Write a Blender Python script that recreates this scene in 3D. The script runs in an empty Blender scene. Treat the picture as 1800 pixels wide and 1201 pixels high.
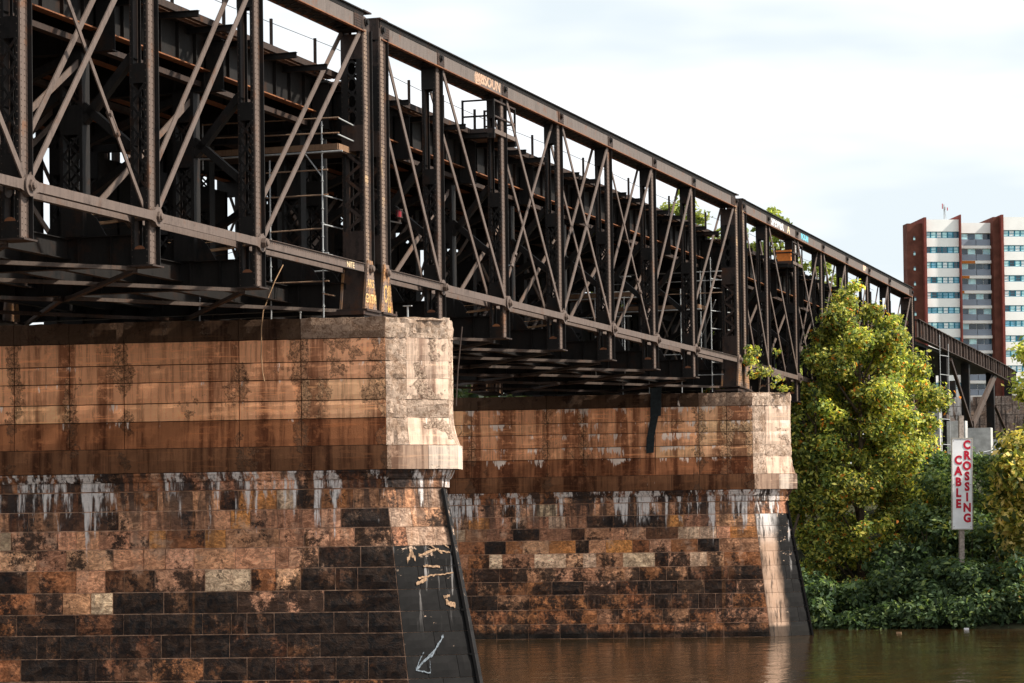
import bpy, math, random
import numpy as np
from mathutils import Vector, Matrix

# ------------------------------------------------------------------ camera, sky, sun
scene = bpy.context.scene
CAM = Vector((35.323, -93.705, -9.713))
fwd = Vector((-0.30986089, 0.94995024, 0.03975887))
rgt = Vector((0.95043675, 0.31060413, -0.01396649))
upv = Vector((0.02561674, -0.03346062, 0.99911169))
cd = bpy.data.cameras.new("camera")
cam = bpy.data.objects.new("camera", cd)
scene.collection.objects.link(cam)
cd.sensor_width = 36.0
cd.lens = 96.0
cd.shift_y = 151.0 / 1800.0
cd.clip_start = 0.5
cd.clip_end = 6000
M = Matrix((rgt, upv, -fwd)).transposed().to_4x4()
M.translation = CAM
cam.matrix_world = M
scene.camera = cam

SUN_DIR = Vector((0.95, 0.16, 0.0)).normalized()      # where the light comes from
SUN_EL = math.radians(43)
sd = Vector((SUN_DIR.x * math.cos(SUN_EL), SUN_DIR.y * math.cos(SUN_EL), math.sin(SUN_EL)))
sl = bpy.data.lights.new("sun", 'SUN')
sl.energy = 3.3
sl.angle = math.radians(2.5)
sl.color = (1.0, 0.93, 0.82)
so = bpy.data.objects.new("sun", sl)
scene.collection.objects.link(so)
so.rotation_euler = sd.to_track_quat('Z', 'Y').to_euler()

world = bpy.data.worlds.new("World")
scene.world = world
world.use_nodes = True
wn = world.node_tree
wn.nodes.clear()
def wnode(t, **k):
    n = wn.nodes.new(t)
    for a, b in k.items():
        setattr(n, a, b)
    return n
wo = wnode('ShaderNodeOutputWorld')
sky = wnode('ShaderNodeTexSky', sky_type='NISHITA', sun_disc=False)
sky.sun_elevation = SUN_EL
sky.sun_rotation = math.atan2(sd.x, sd.y)
sky.air_density = 1.0
sky.dust_density = 2.0
bsky = wnode('ShaderNodeBackground')
bsky.inputs[1].default_value = 0.11
wn.links.new(sky.outputs[0], bsky.inputs[0])
bcl = wnode('ShaderNodeBackground')
bcl.inputs[1].default_value = 0.98
tc = wnode('ShaderNodeTexCoord')
mp = wnode('ShaderNodeMapping')
mp.inputs['Scale'].default_value = (2.2, 2.2, 6.5)
mp.inputs['Location'].default_value = (0.35, 0.0, 0.2)
nz = wnode('ShaderNodeTexNoise')
nz.inputs['Scale'].default_value = 1.5
nz.inputs['Detail'].default_value = 5
nz.inputs['Roughness'].default_value = 0.5
nz.inputs['Distortion'].default_value = 0.3
wn.links.new(tc.outputs['Generated'], mp.inputs[0])
wn.links.new(mp.outputs[0], nz.inputs['Vector'])
cr = wnode('ShaderNodeValToRGB')
cr.color_ramp.elements[0].position = 0.36
cr.color_ramp.elements[0].color = (0.0, 0.0, 0.0, 1)
cr.color_ramp.elements[1].position = 0.62
cr.color_ramp.elements[1].color = (1, 1, 1, 1)
wn.links.new(nz.outputs['Fac'], cr.inputs[0])
nz2 = wnode('ShaderNodeTexNoise')
nz2.inputs['Scale'].default_value = 2.6
nz2.inputs['Detail'].default_value = 4
mp2 = wnode('ShaderNodeMapping')
mp2.inputs['Scale'].default_value = (1.6, 1.6, 7)
mp2.inputs['Location'].default_value = (1.3, 0.4, 2.2)
wn.links.new(tc.outputs['Generated'], mp2.inputs[0])
wn.links.new(mp2.outputs[0], nz2.inputs['Vector'])
cr2 = wnode('ShaderNodeValToRGB')
cr2.color_ramp.elements[0].position = 0.40
cr2.color_ramp.elements[0].color = (0.43, 0.475, 0.50, 1)
cr2.color_ramp.elements[1].position = 0.60
cr2.color_ramp.elements[1].color = (0.62, 0.62, 0.63, 1)
wn.links.new(nz2.outputs['Fac'], cr2.inputs[0])
wn.links.new(cr2.outputs[0], bcl.inputs[0])
mx = wnode('ShaderNodeMixShader')
mr = wnode('ShaderNodeMapRange')
mr.inputs['To Min'].default_value = 0.87
mr.inputs['To Max'].default_value = 1.0
wn.links.new(cr.outputs[0], mr.inputs['Value'])
wn.links.new(mr.outputs[0], mx.inputs[0])
wn.links.new(bsky.outputs[0], mx.inputs[1])
wn.links.new(bcl.outputs[0], mx.inputs[2])
wn.links.new(mx.outputs[0], wo.inputs[0])

scene.view_settings.view_transform = 'Standard'
scene.view_settings.look = 'None'
scene.view_settings.exposure = 1.02
scene.view_settings.gamma = 1.0
scene.view_settings.use_curve_mapping = False

# ------------------------------------------------------------------ helpers
C = scene.collection
RNG = random.Random(7)

def tag(o, label=None, cat=None, group=None, kind=None):
    if label: o['label'] = label
    if cat: o['category'] = cat
    if group: o['group'] = group
    if kind: o['kind'] = kind
    return o

def empty(name, loc=(0, 0, 0), rot=(0, 0, 0)):
    o = bpy.data.objects.new(name, None)
    C.objects.link(o)
    o.location = loc
    o.rotation_euler = rot
    o.empty_display_size = 0.5
    return o

def ob(name, me, mat, parent=None, loc=(0, 0, 0), rot=(0, 0, 0), col=None, kind=None):
    o = bpy.data.objects.new(name, me)
    C.objects.link(o)
    if parent is not None: o.parent = parent
    o.location = loc
    o.rotation_euler = rot
    if mat is not None and len(me.materials) == 0:
        me.materials.append(mat)
    if col is not None: o.color = col
    if kind: o['kind'] = kind
    return o

class MB:
    def __init__(s):
        s.v = []; s.f = []; s.m = []
    def face(s, pts, m=0):
        n = len(s.v); s.v += [tuple(p) for p in pts]
        s.f.append(tuple(range(n, n + len(pts)))); s.m.append(m)
    def hexa(s, p, m=0):
        n = len(s.v); s.v += [tuple(q) for q in p]
        for f in ((0,3,2,1),(4,5,6,7),(0,1,5,4),(1,2,6,5),(2,3,7,6),(3,0,4,7)):
            s.f.append(tuple(n + i for i in f)); s.m.append(m)
        return s
    def box(s, x0, x1, y0, y1, z0, z1, m=0):
        return s.hexa([(x0,y0,z0),(x1,y0,z0),(x1,y1,z0),(x0,y1,z0),(x0,y0,z1),(x1,y0,z1),(x1,y1,z1),(x0,y1,z1)], m)
    def bar(s, a, b, w, h, up=(0,0,1), m=0):
        """box from a to b; h along 'up', w across"""
        a = Vector(a); b = Vector(b); d = (b - a).normalized(); u = Vector(up)
        sx = d.cross(u)
        if sx.length < 1e-4: sx = d.cross(Vector((1, 0, 0)))
        sx.normalize(); u = sx.cross(d).normalized()
        sx *= w / 2; u = u * (h / 2)
        return s.hexa([a-sx-u, a+sx-u, b+sx-u, b-sx-u, a-sx+u, a+sx+u, b+sx+u, b-sx+u], m)
    def tube(s, pts, r, n=8, m=0, cap=True):
        pts = [Vector(p) for p in pts]; base = len(s.v)
        rs = r if isinstance(r, (list, tuple)) else [r] * len(pts)
        prev = None
        for i, p in enumerate(pts):
            d = (pts[min(i+1, len(pts)-1)] - pts[max(i-1, 0)]).normalized()
            ref = prev if prev is not None else (Vector((0,0,1)) if abs(d.z) < .9 else Vector((1,0,0)))
            a = d.cross(ref)
            if a.length < 1e-5: a = d.cross(Vector((0, 1, 0)))
            a.normalize(); b = a.cross(d).normalized(); prev = b
            for k in range(n):
                t = 2*math.pi*k/n
                q = p + (a*math.cos(t) + b*math.sin(t))*rs[i]
                s.v.append(tuple(q))
        for i in range(len(pts)-1):
            for k in range(n):
                a0 = base+i*n+k; a1 = base+i*n+(k+1) % n
                s.f.append((a0, a1, a1+n, a0+n)); s.m.append(m)
        if cap:
            s.f.append(tuple(base+k for k in range(n-1, -1, -1))); s.m.append(m)
            e = base+(len(pts)-1)*n
            s.f.append(tuple(e+k for k in range(n))); s.m.append(m)
        return s
    def disc(s, c, r, t, axis=(1,0,0), n=16, m=0):
        c = Vector(c); a = Vector(axis)
        return s.tube([c - a*t/2, c + a*t/2], r, n, m)
    def rivet(s, p, nrm, r=0.022, h=0.014, m=0):
        """four sided low cone, cheap"""
        p = Vector(p); nrm = Vector(nrm)
        a = nrm.cross(Vector((0, 0, 1)))
        if a.length < .1: a = nrm.cross(Vector((1, 0, 0)))
        a.normalize(); b = a.cross(nrm)
        n = len(s.v)
        for k in range(4):
            t = math.pi/2*k+.78
            s.v.append(tuple(p + (a*math.cos(t)+b*math.sin(t))*r))
        for k in range(4):
            t = math.pi/2*k+.78
            s.v.append(tuple(p + (a*math.cos(t)+b*math.sin(t))*r*.6 + nrm*h))
        s.f.append((n+4, n+5, n+6, n+7)); s.m.append(m)
        for k in range(4):
            s.f.append((n+k, n+(k+1) % 4, n+4+(k+1) % 4, n+4+k)); s.m.append(m)
    def mesh(s, name, mats=()):
        me = bpy.data.meshes.new(name)
        me.from_pydata(s.v, [], s.f)
        for m_ in mats: me.materials.append(m_)
        if len(mats) > 1: me.polygons.foreach_set('material_index', s.m)
        me.update()
        return me

CACHE = {}
def cached(key, fn):
    if key not in CACHE: CACHE[key] = fn()
    return CACHE[key]

# ------------------------------------------------------------------ materials
def newmat(name):
    m = bpy.data.materials.new(name); m.use_nodes = True
    nt = m.node_tree; nt.nodes.clear()
    out = nt.nodes.new('ShaderNodeOutputMaterial')
    bs = nt.nodes.new('ShaderNodeBsdfPrincipled')
    nt.links.new(bs.outputs[0], out.inputs[0])
    return m, nt, bs
class NB:
    """tiny node graph helper"""
    def __init__(s, nt):
        s.nt = nt
        s.geo = nt.nodes.new('ShaderNodeNewGeometry')
        s.pos = s.geo.outputs['Position']
        s.oi = nt.nodes.new('ShaderNodeObjectInfo')
    def lk(s, a, b):
        if isinstance(a, (int, float)): b.default_value = a
        elif isinstance(a, tuple): b.default_value = a if len(a) == 4 else (*a, 1)
        else: s.nt.links.new(a, b)
    def noise(s, scale, detail=4, rough=.55, mapping=(1,1,1), loc=(0,0,0), dist=0, vec=None):
        mp = s.nt.nodes.new('ShaderNodeMapping')
        mp.inputs['Scale'].default_value = mapping; mp.inputs['Location'].default_value = loc
        s.nt.links.new(vec or s.pos, mp.inputs[0])
        n = s.nt.nodes.new('ShaderNodeTexNoise')
        n.inputs['Scale'].default_value = scale; n.inputs['Detail'].default_value = detail
        n.inputs['Roughness'].default_value = rough; n.inputs['Distortion'].default_value = dist
        s.nt.links.new(mp.outputs[0], n.inputs['Vector'])
        return n.outputs['Fac']
    def ramp(s, x, a, b, lo=0.0, hi=1.0):
        n = s.nt.nodes.new('ShaderNodeMapRange'); n.interpolation_type = 'SMOOTHSTEP'
        s.lk(x, n.inputs['Value']); s.lk(a, n.inputs['From Min']); s.lk(b, n.inputs['From Max'])
        n.inputs['To Min'].default_value = lo; n.inputs['To Max'].default_value = hi
        return n.outputs[0]
    def math(s, op, a, b=0.0, c=0.0):
        n = s.nt.nodes.new('ShaderNodeMath'); n.operation = op
        s.lk(a, n.inputs[0]); s.lk(b, n.inputs[1]); s.lk(c, n.inputs[2])
        return n.outputs[0]
    def mix(s, f, a, b, mode='MIX'):
        n = s.nt.nodes.new('ShaderNodeMix'); n.data_type = 'RGBA'; n.blend_type = mode
        s.lk(f, n.inputs[0]); s.lk(a, n.inputs[6]); s.lk(b, n.inputs[7])
        return n.outputs[2]
    def sep(s, v):
        n = s.nt.nodes.new('ShaderNodeSeparateXYZ'); s.nt.links.new(v, n.inputs[0]); return n.outputs
    def bump(s, h, strength, dist, bs):
        n = s.nt.nodes.new('ShaderNodeBump')
        n.inputs['Strength'].default_value = strength; n.inputs['Distance'].default_value = dist
        s.lk(h, n.inputs['Height']); s.nt.links.new(n.outputs[0], bs.inputs['Normal'])

def steel(name, base, rust, rust_amt=.5, dirt=(.012, .013, .014), dirt_amt=.35, rough=.62, spec=.25):
    m, nt, bs = newmat(name); g = NB(nt)
    big = g.noise(1.3, 5, .6)
    st = g.noise(3.0, 4, .6, mapping=(3, 3, .35))
    fine = g.noise(22, 3, .6)
    c = g.mix(g.ramp(st, .35, .7), base, tuple(x*.72 for x in base))
    c = g.mix(g.ramp(g.math('ADD', big, g.math('MULTIPLY', fine, .25)), .78 - .3*rust_amt, .95 - .3*rust_amt), c, rust)
    c = g.mix(g.ramp(g.noise(2.3, 5, .65, loc=(5, 3, 1), mapping=(1, 1, .5)), .62 - .25*dirt_amt, .80 - .2*dirt_amt), c, dirt)
    c = g.mix(g.ramp(fine, .3, .75, 0, .35), c, tuple(min(1, x*1.5) for x in base))
    g.lk(c, bs.inputs['Base Color'])
    bs.inputs['Roughness'].default_value = rough
    bs.inputs['Specular IOR Level'].default_value = spec
    g.bump(g.math('ADD', fine, g.noise(60, 2)), .25, .01, bs)
    return m

S_PALE = steel('weathered_lit_steel', (.135, .098, .080), (.17, .075, .035), .30, (.07, .055, .05), .3)  # weathered tone raised to carry sunlight on the outer faces
S_CHORD = steel('grey_brown_chord_plate', (.150, .122, .108), (.16, .07, .04), .28, (.09, .07, .06), .3)
S_DARK = steel('sooty_shaded_steel', (.0185, .0165, .0155), (.036, .018, .011), .40, (.006, .0065, .007), .4, .62, .16)  # soot tone darkened further, standing in for shade on faces turned from the sun
S_MID = steel('dull_brown_steel', (.052, .036, .030), (.075, .034, .018), .45, (.010, .010, .010), .45, .62, .18)
S_RUST = steel('orange_rusty_steel', (.22, .09, .045), (.30, .12, .045), .6, (.05, .03, .025), .3)
S_BAR = steel('pale_brown_eyebar_steel', (.135, .100, .084), (.12, .055, .03), .30, (.05, .036, .03), .35)
S_BASE = steel('graffitied_pedestal_steel', (.21, .15, .12), (.36, .17, .06), .72, (.03, .025, .025), .5)
S_GALV = steel('galvanised_tube', (.42, .43, .43), (.30, .17, .10), .18, (.2, .2, .2), .2, .45, .5)
S_TUBER = steel('rusty_tube', (.33, .22, .15), (.30, .15, .08), .5, (.1, .08, .07), .2)
S_PLANKM = steel('brown_grating', (.20, .12, .085), (.20, .09, .05), .3, (.05, .04, .035), .4)
S_RIV = steel('rivet_heads', (.065, .045, .036), (.09, .04, .02), .3, (.02, .02, .02), .3)
S_LAT = steel('lateral_brace_steel', (.085, .060, .047), (.09, .04, .022), .35, (.02, .016, .014), .4)
S_GRAF = steel('paint_splashed_cover_plate', (.20, .14, .105), (.52, .35, .19), .42, (.06, .04, .035), .5)
S_TIMBER = steel('scaffold_timber', (.24, .145, .09), (.22, .12, .07), .3, (.2, .12, .08), .3, .8, .1)

def simple(name, col, rough=.7, spec=.2, var=.15, scale=6, metallic=0):
    m, nt, bs = newmat(name); g = NB(nt)
    n = g.noise(scale, 4)
    c = g.mix(g.ramp(n, .3, .7), tuple(x*(1-var) for x in col), tuple(min(1, x*(1+var)) for x in col))
    g.lk(c, bs.inputs['Base Color'])
    bs.inputs['Roughness'].default_value = rough; bs.inputs['Specular IOR Level'].default_value = spec
    bs.inputs['Metallic'].default_value = metallic
    return m

def stone_mat():
    m, nt, bs = newmat('stained_sandstone'); g = NB(nt)
    rnd = g.oi.outputs['Random']
    base = g.oi.outputs['Color']; crustiness = g.oi.outputs['Alpha']
    z = g.sep(g.pos)[2]
    n1 = g.noise(1.0, 6, .6, mapping=(1, 1, .75)); n2 = g.noise(6, 6, .7, loc=(3, 1, 7)); nf = g.noise(34, 3, .6)
    lay = g.noise(4.0, 6, .65, mapping=(.8, .8, 1.3), loc=(1, 9, 2), dist=1.6)
    swirl = g.noise(2.2, 6, .6, loc=(5, 5, 5), dist=2.2)
    c = g.mix(g.ramp(lay, .35, .68), g.mix(1.0, base, (.52, .47, .45), 'MULTIPLY'), g.mix(1.0, base, (1.45, 1.4, 1.35), 'MULTIPLY'))
    # world-wide tone drifting over the joints
    c = g.mix(g.ramp(g.noise(.55, 6, .65, loc=(2, 7, 1)), .42, .62, 0, .40), c, (.30, .155, .085))
    c = g.mix(g.ramp(swirl, .46, .66, 0, .5), c, g.mix(1.0, c, (.45, .40, .38), 'MULTIPLY'))
    c = g.mix(g.ramp(n2, .56, .72, 0, .5), c, (.40, .20, .10))
    pale = g.ramp(g.noise(1.2, 7, .62, loc=(8, 2, 4)), .54, .68, 0, .7)
    pale = g.math('MULTIPLY', pale, g.ramp(z, -13.0, -9.2, .12, 1))
    c = g.mix(pale, c, g.mix(g.ramp(n2, .3, .7), (.80, .50, .33), (.55, .33, .22)))
    # black crust, ragged edge, spreads over neighbouring stones
    k = g.math('ADD', g.math('MULTIPLY', n1, .72), g.math('MULTIPLY', n2, .42))
    low = g.ramp(z, -10.5, -12.6, 0, .09)
    th = g.math('SUBTRACT', .705, g.math('ADD', g.math('MULTIPLY', crustiness, .26), low))
    crust = g.ramp(k, th, g.math('ADD', th, g.ramp(nf, .35, .65, .04, .13)))
    ck = g.mix(g.ramp(swirl, .38, .62), (.007, .0085, .010), (.040, .024, .017))
    c = g.mix(g.math('MULTIPLY', crust, .93), c, ck)
    # white lime runs below the cornice, and a few lower down
    run = g.noise(1.0, 5, .62, mapping=(1.9, 1.9, .13), loc=(2, 0, 0), dist=.5)
    run2 = g.noise(1.0, 5, .7, mapping=(7.5, 7.5, .8), loc=(7, 1, 3))
    rr = g.math('ADD', g.math('MULTIPLY', run, .7), g.math('MULTIPLY', run2, .3))
    gate = g.ramp(g.noise(.42, 3, .5, mapping=(1, 1, .25), loc=(3, 9, 4)), .32, .54)
    top = g.math('MULTIPLY', g.ramp(z, -11.4, -7.3), gate)
    th2 = g.math('SUBTRACT', .655, g.math('MULTIPLY', top, .19))
    drk = g.math('MULTIPLY', g.ramp(g.noise(1.0, 6, .66, mapping=(2.2, 2.2, .22), loc=(11, 4, 0), dist=.3), .46, .58, 0, .85), g.ramp(z, -11.2, -7.8))
    c = g.mix(drk, c, g.mix(swirl, (.020, .020, .022), (.075, .050, .040)))
    wt = g.math('MULTIPLY', g.ramp(rr, th2, g.math('ADD', th2, .07)), g.ramp(z, -12.5, -8.6, .2, .88))
    c = g.mix(wt, c, g.mix(g.ramp(run2, .35, .55), (.44, .40, .38), (.92, .84, .79)))
    # rust run
    orr = g.ramp(g.noise(1.0, 4, .6, mapping=(1.7, 1.7, .12), loc=(4, 8, 3), dist=.5), .64, .72, 0, .3)
    c = g.mix(orr, c, (.34, .14, .045))
    # wet foot at the waterline
    c = g.mix(g.ramp(g.math('ADD', z, g.math('MULTIPLY', n1, .5)), -15.0, -14.75, .9, 0), c, (.014, .012, .010))
    g.lk(c, bs.inputs['Base Color'])
    bs.inputs['Roughness'].default_value = .82; bs.inputs['Specular IOR Level'].default_value = .2
    h = g.math('ADD', g.math('MULTIPLY', lay, 1.0), g.math('ADD', g.math('MULTIPLY', n2, .6), g.math('MULTIPLY', nf, .22)))
    h = g.math('ADD', h, g.math('MULTIPLY', swirl, 1.0))
    g.bump(h, .8, .06, bs)
    return m
STONE = stone_mat()

def concrete_mat(name, O=None, joints=()):
    m, nt, bs = newmat(name); g = NB(nt)
    base = g.oi.outputs['Color']; spall_amt = g.oi.outputs['Alpha']
    z = g.sep(g.pos)[2]
    st = g.noise(1.0, 6, .62, mapping=(1.3, 1.3, .07), loc=(2, 2, 0), dist=.1)
    st2 = g.noise(1.0, 6, .68, mapping=(6.5, 6.5, .30), loc=(9, 2, 0))
    mot = g.noise(3.5, 7, .7); fine = g.noise(26, 4, .65); agg = g.noise(9, 6, .8, loc=(3, 3, 3), dist=.7)
    c = g.mix(g.ramp(st, .41, .57), g.mix(1.0, base, (.40, .32, .29), 'MULTIPLY'), g.mix(1.0, base, (1.12, 1.1, 1.08), 'MULTIPLY'))
    c = g.mix(g.ramp(st2, .45, .64, 0, .62), c, g.mix(1.0, c, (.40, .36, .36), 'MULTIPLY'))
    c = g.mix(g.ramp(mot, .5, .70, 0, .5), c, g.mix(1.0, base, (1.6, 1.5, 1.4), 'MULTIPLY'))
    hor = g.noise(1.0, 5, .65, mapping=(.45, .45, 8), loc=(1, 1, 1))
    c = g.mix(g.ramp(hor, .55, .68, 0, .45), c, g.mix(1.0, base, (1.7, 1.45, 1.2), 'MULTIPLY'))
    # spalled patches: coarse aggregate, light and dark
    spn = g.math('ADD', g.noise(.9, 7, .68, loc=(6, 6, 2)), g.math('MULTIPLY', spall_amt, .30))
    if O is not None:
        dt = nt.nodes.new('ShaderNodeVectorMath'); dt.operation = 'DOT_PRODUCT'
        nt.links.new(g.pos, dt.inputs[0]); dt.inputs[1].default_value = (math.cos(.1978), math.sin(.1978), 0)
        u0 = O[0]*math.cos(.1978) + O[1]*math.sin(.1978)
        uu = g.math('ADD', g.math('SUBTRACT', dt.outputs['Value'], u0), g.math('MULTIPLY', g.math('SUBTRACT', g.noise(2.5, 4, .6), .5), .25))
        tot = None
        for j in joints:
            d_ = g.ramp(g.math('ABSOLUTE', g.math('SUBTRACT', uu, j)), 0.0, .55, .155, 0)
            tot = d_ if tot is None else g.math('ADD', tot, d_)
        right = g.math('MULTIPLY', g.ramp(uu, -3.5, .6, 0, .05), g.math('LESS_THAN', uu, .75))
        spn = g.math('ADD', g.math('ADD', spn, tot), right)
    sp = g.ramp(spn, .655, .69)
    ag = g.mix(g.ramp(agg, .36, .62), (.10, .055, .033), g.mix(1.0, base, (1.0, .98, .95), 'MULTIPLY'))
    c = g.mix(sp, c, ag)
    # dark pits and cracks along the ragged edges
    c = g.mix(g.ramp(g.math('ABSOLUTE', g.math('SUBTRACT', spn, .665)), .008, .0, 0, .8), c, (.04, .024, .016))
    # white lime drips hanging from the lift joints
    dr = g.math('ADD', g.math('MULTIPLY', g.noise(1.0, 3, .6, mapping=(.8, .8, .5), loc=(1, 5, 8) if not O or O[1] < 0 else (4, 2, 3)), .55), g.math('MULTIPLY', g.noise(1.0, 4, .7, mapping=(7, 7, .7), loc=(3, 5, 2), dist=.2), .45))
    saw = None
    for zt in (-2.60, -3.42, -4.05, -4.80, -5.45):
        f = g.ramp(g.math('SUBTRACT', zt, z), 0.0, .75, 1, 0)
        gate = g.math('GREATER_THAN', zt, z)
        f = g.math('MULTIPLY', f, gate)
        saw = f if saw is None else g.math('MULTIPLY', g.math('ADD', g.math('MULTIPLY', saw, g.math('SUBTRACT', 1.0, gate)), f), 1.0)
    th = g.math('SUBTRACT', .70 if not O or O[1] < 0 else .652, g.math('MULTIPLY', saw, .125))
    c = g.mix(g.ramp(dr, th, g.math('ADD', th, .03), 0, .85), c, (.95, .78, .66))
    c = g.mix(g.ramp(fine, .66, .74, 0, .5), c, (.05, .03, .02))
    g.lk(c, bs.inputs['Base Color'])
    bs.inputs['Roughness'].default_value = .85; bs.inputs['Specular IOR Level'].default_value = .15
    h = g.math('ADD', g.math('MULTIPLY', fine, .22), g.math('MULTIPLY', g.math('MULTIPLY', agg, sp), 1.3))
    h = g.math('ADD', h, g.math('MULTIPLY', sp, -.35))
    g.bump(h, .9, .07, bs)
    return m
CONC1 = concrete_mat('stained_board_marked_concrete', (.58, -3.30), (-13.0, -10.96, -8.95, -4.75, -2.5, .5))
CONC2 = concrete_mat('streaked_board_marked_concrete', (.30, 55.24), (-15.3, -11.0, -8.95, -2.45, -.9, .5))

def spall_mat():
    m, nt, bs = newmat('spalled_concrete'); g = NB(nt)
    base = g.oi.outputs['Color']
    agg = g.noise(7, 6, .8, loc=(3, 3, 3), dist=.8); big = g.noise(1.3, 5, .65)
    fine = g.noise(30, 4, .7)
    c = g.mix(g.ramp(agg, .36, .56), g.mix(1.0, base, (.40, .32, .27), 'MULTIPLY'), base)
    c = g.mix(g.ramp(big, .50, .62, 0, .75), c, g.mix(1.0, base, (.50, .42, .36), 'MULTIPLY'))
    c = g.mix(g.ramp(fine, .5, .7, 0, .5), c, g.mix(1.0, base, (1.5, 1.5, 1.5), 'MULTIPLY'))
    g.lk(c, bs.inputs['Base Color'])
    bs.inputs['Roughness'].default_value = .9; bs.inputs['Specular IOR Level'].default_value = .1
    g.bump(g.math('ADD', g.math('MULTIPLY', agg, 1.6), g.math('MULTIPLY', fine, .35)), 1.0, .09, bs)
    return m
SPALL = spall_mat()

MORTAR = simple('pink_mortar', (.60, .36, .24), .9, .1, .5, 3)

DARKJ = simple('dark_joint', (.05, .032, .022), .95, .1, .4, 3)
def water_mat():
    m, nt, bs = newmat('river_water'); g = NB(nt)
    n = g.noise(.5, 3, .5, mapping=(1, .35, 1))
    g.lk(g.mix(g.ramp(n, .3, .7), (.036, .022, .009), (.058, .030, .011)), bs.inputs['Base Color'])
    bs.inputs['Roughness'].default_value = .04
    bs.inputs['IOR'].default_value = 1.33
    bs.inputs['Specular IOR Level'].default_value = .5
    w1 = g.noise(1.1, 4, .55, mapping=(.9, .42, 1), loc=(3, 3, 0), dist=.5)
    w2 = g.noise(2.6, 3, .5, mapping=(.9, .5, 1), loc=(0, 7, 0))
    w3 = g.noise(.22, 2, .5, mapping=(.6, 1.6, 1))
    g.bump(g.math('ADD', g.math('ADD', w1, g.math('MULTIPLY', w2, .3)), g.math('MULTIPLY', w3, 1.0)), .6, .075, bs)
    return m
WATER = water_mat()

def leaf_mat(name, trans=.35):
    m, nt, bs = newmat(name); g = NB(nt)
    at = nt.nodes.new('ShaderNodeAttribute'); at.attribute_name = 'leafcol'
    g.lk(at.outputs['Color'], bs.inputs['Base Color'])
    bs.inputs['Roughness'].default_value = .55; bs.inputs['Specular IOR Level'].default_value = .25
    tr = nt.nodes.new('ShaderNodeBsdfTranslucent')
    g.lk(g.mix(1.0, at.outputs['Color'], (1.3, 1.35, .7), 'MULTIPLY'), tr.inputs[0])
    mixs = nt.nodes.new('ShaderNodeMixShader'); mixs.inputs[0].default_value = trans
    nt.links.new(bs.outputs[0], mixs.inputs[1]); nt.links.new(tr.outputs[0], mixs.inputs[2])
    out = [n for n in nt.nodes if n.type == 'OUTPUT_MATERIAL'][0]
    nt.links.new(mixs.outputs[0], out.inputs[0])
    return m
LEAF = leaf_mat('leaf', .45)
BARK = simple('bark', (.10, .075, .055), .9, .1, .4, 9)
SOIL = simple('bank_soil', (.045, .045, .025), .95, .1, .5, .8)
GRASSM = simple('bank_grass', (.05, .07, .02), .95, .1, .5, 1.5)

# ------------------------------------------------------------------ pier
SK = 0.1978
Uv = Vector((math.cos(SK), math.sin(SK), 0)); Nv = Vector((math.sin(SK), -math.cos(SK), 0))
WZ = -15.5

def prof(z):
    """shoulder u, nose u, front offset"""
    if z >= -5.45: return .55, 2.62, 0.0
    if z >= -6.42:
        t = (-5.45 - z) / .97
        return .55, 2.62 + .24*t**1.6, -.05*t**1.6
    h = -8.0 - z
    if h < 0: h = 0
    return .52 + .11*h, 2.33 + .177*h, -.04*h

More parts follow.
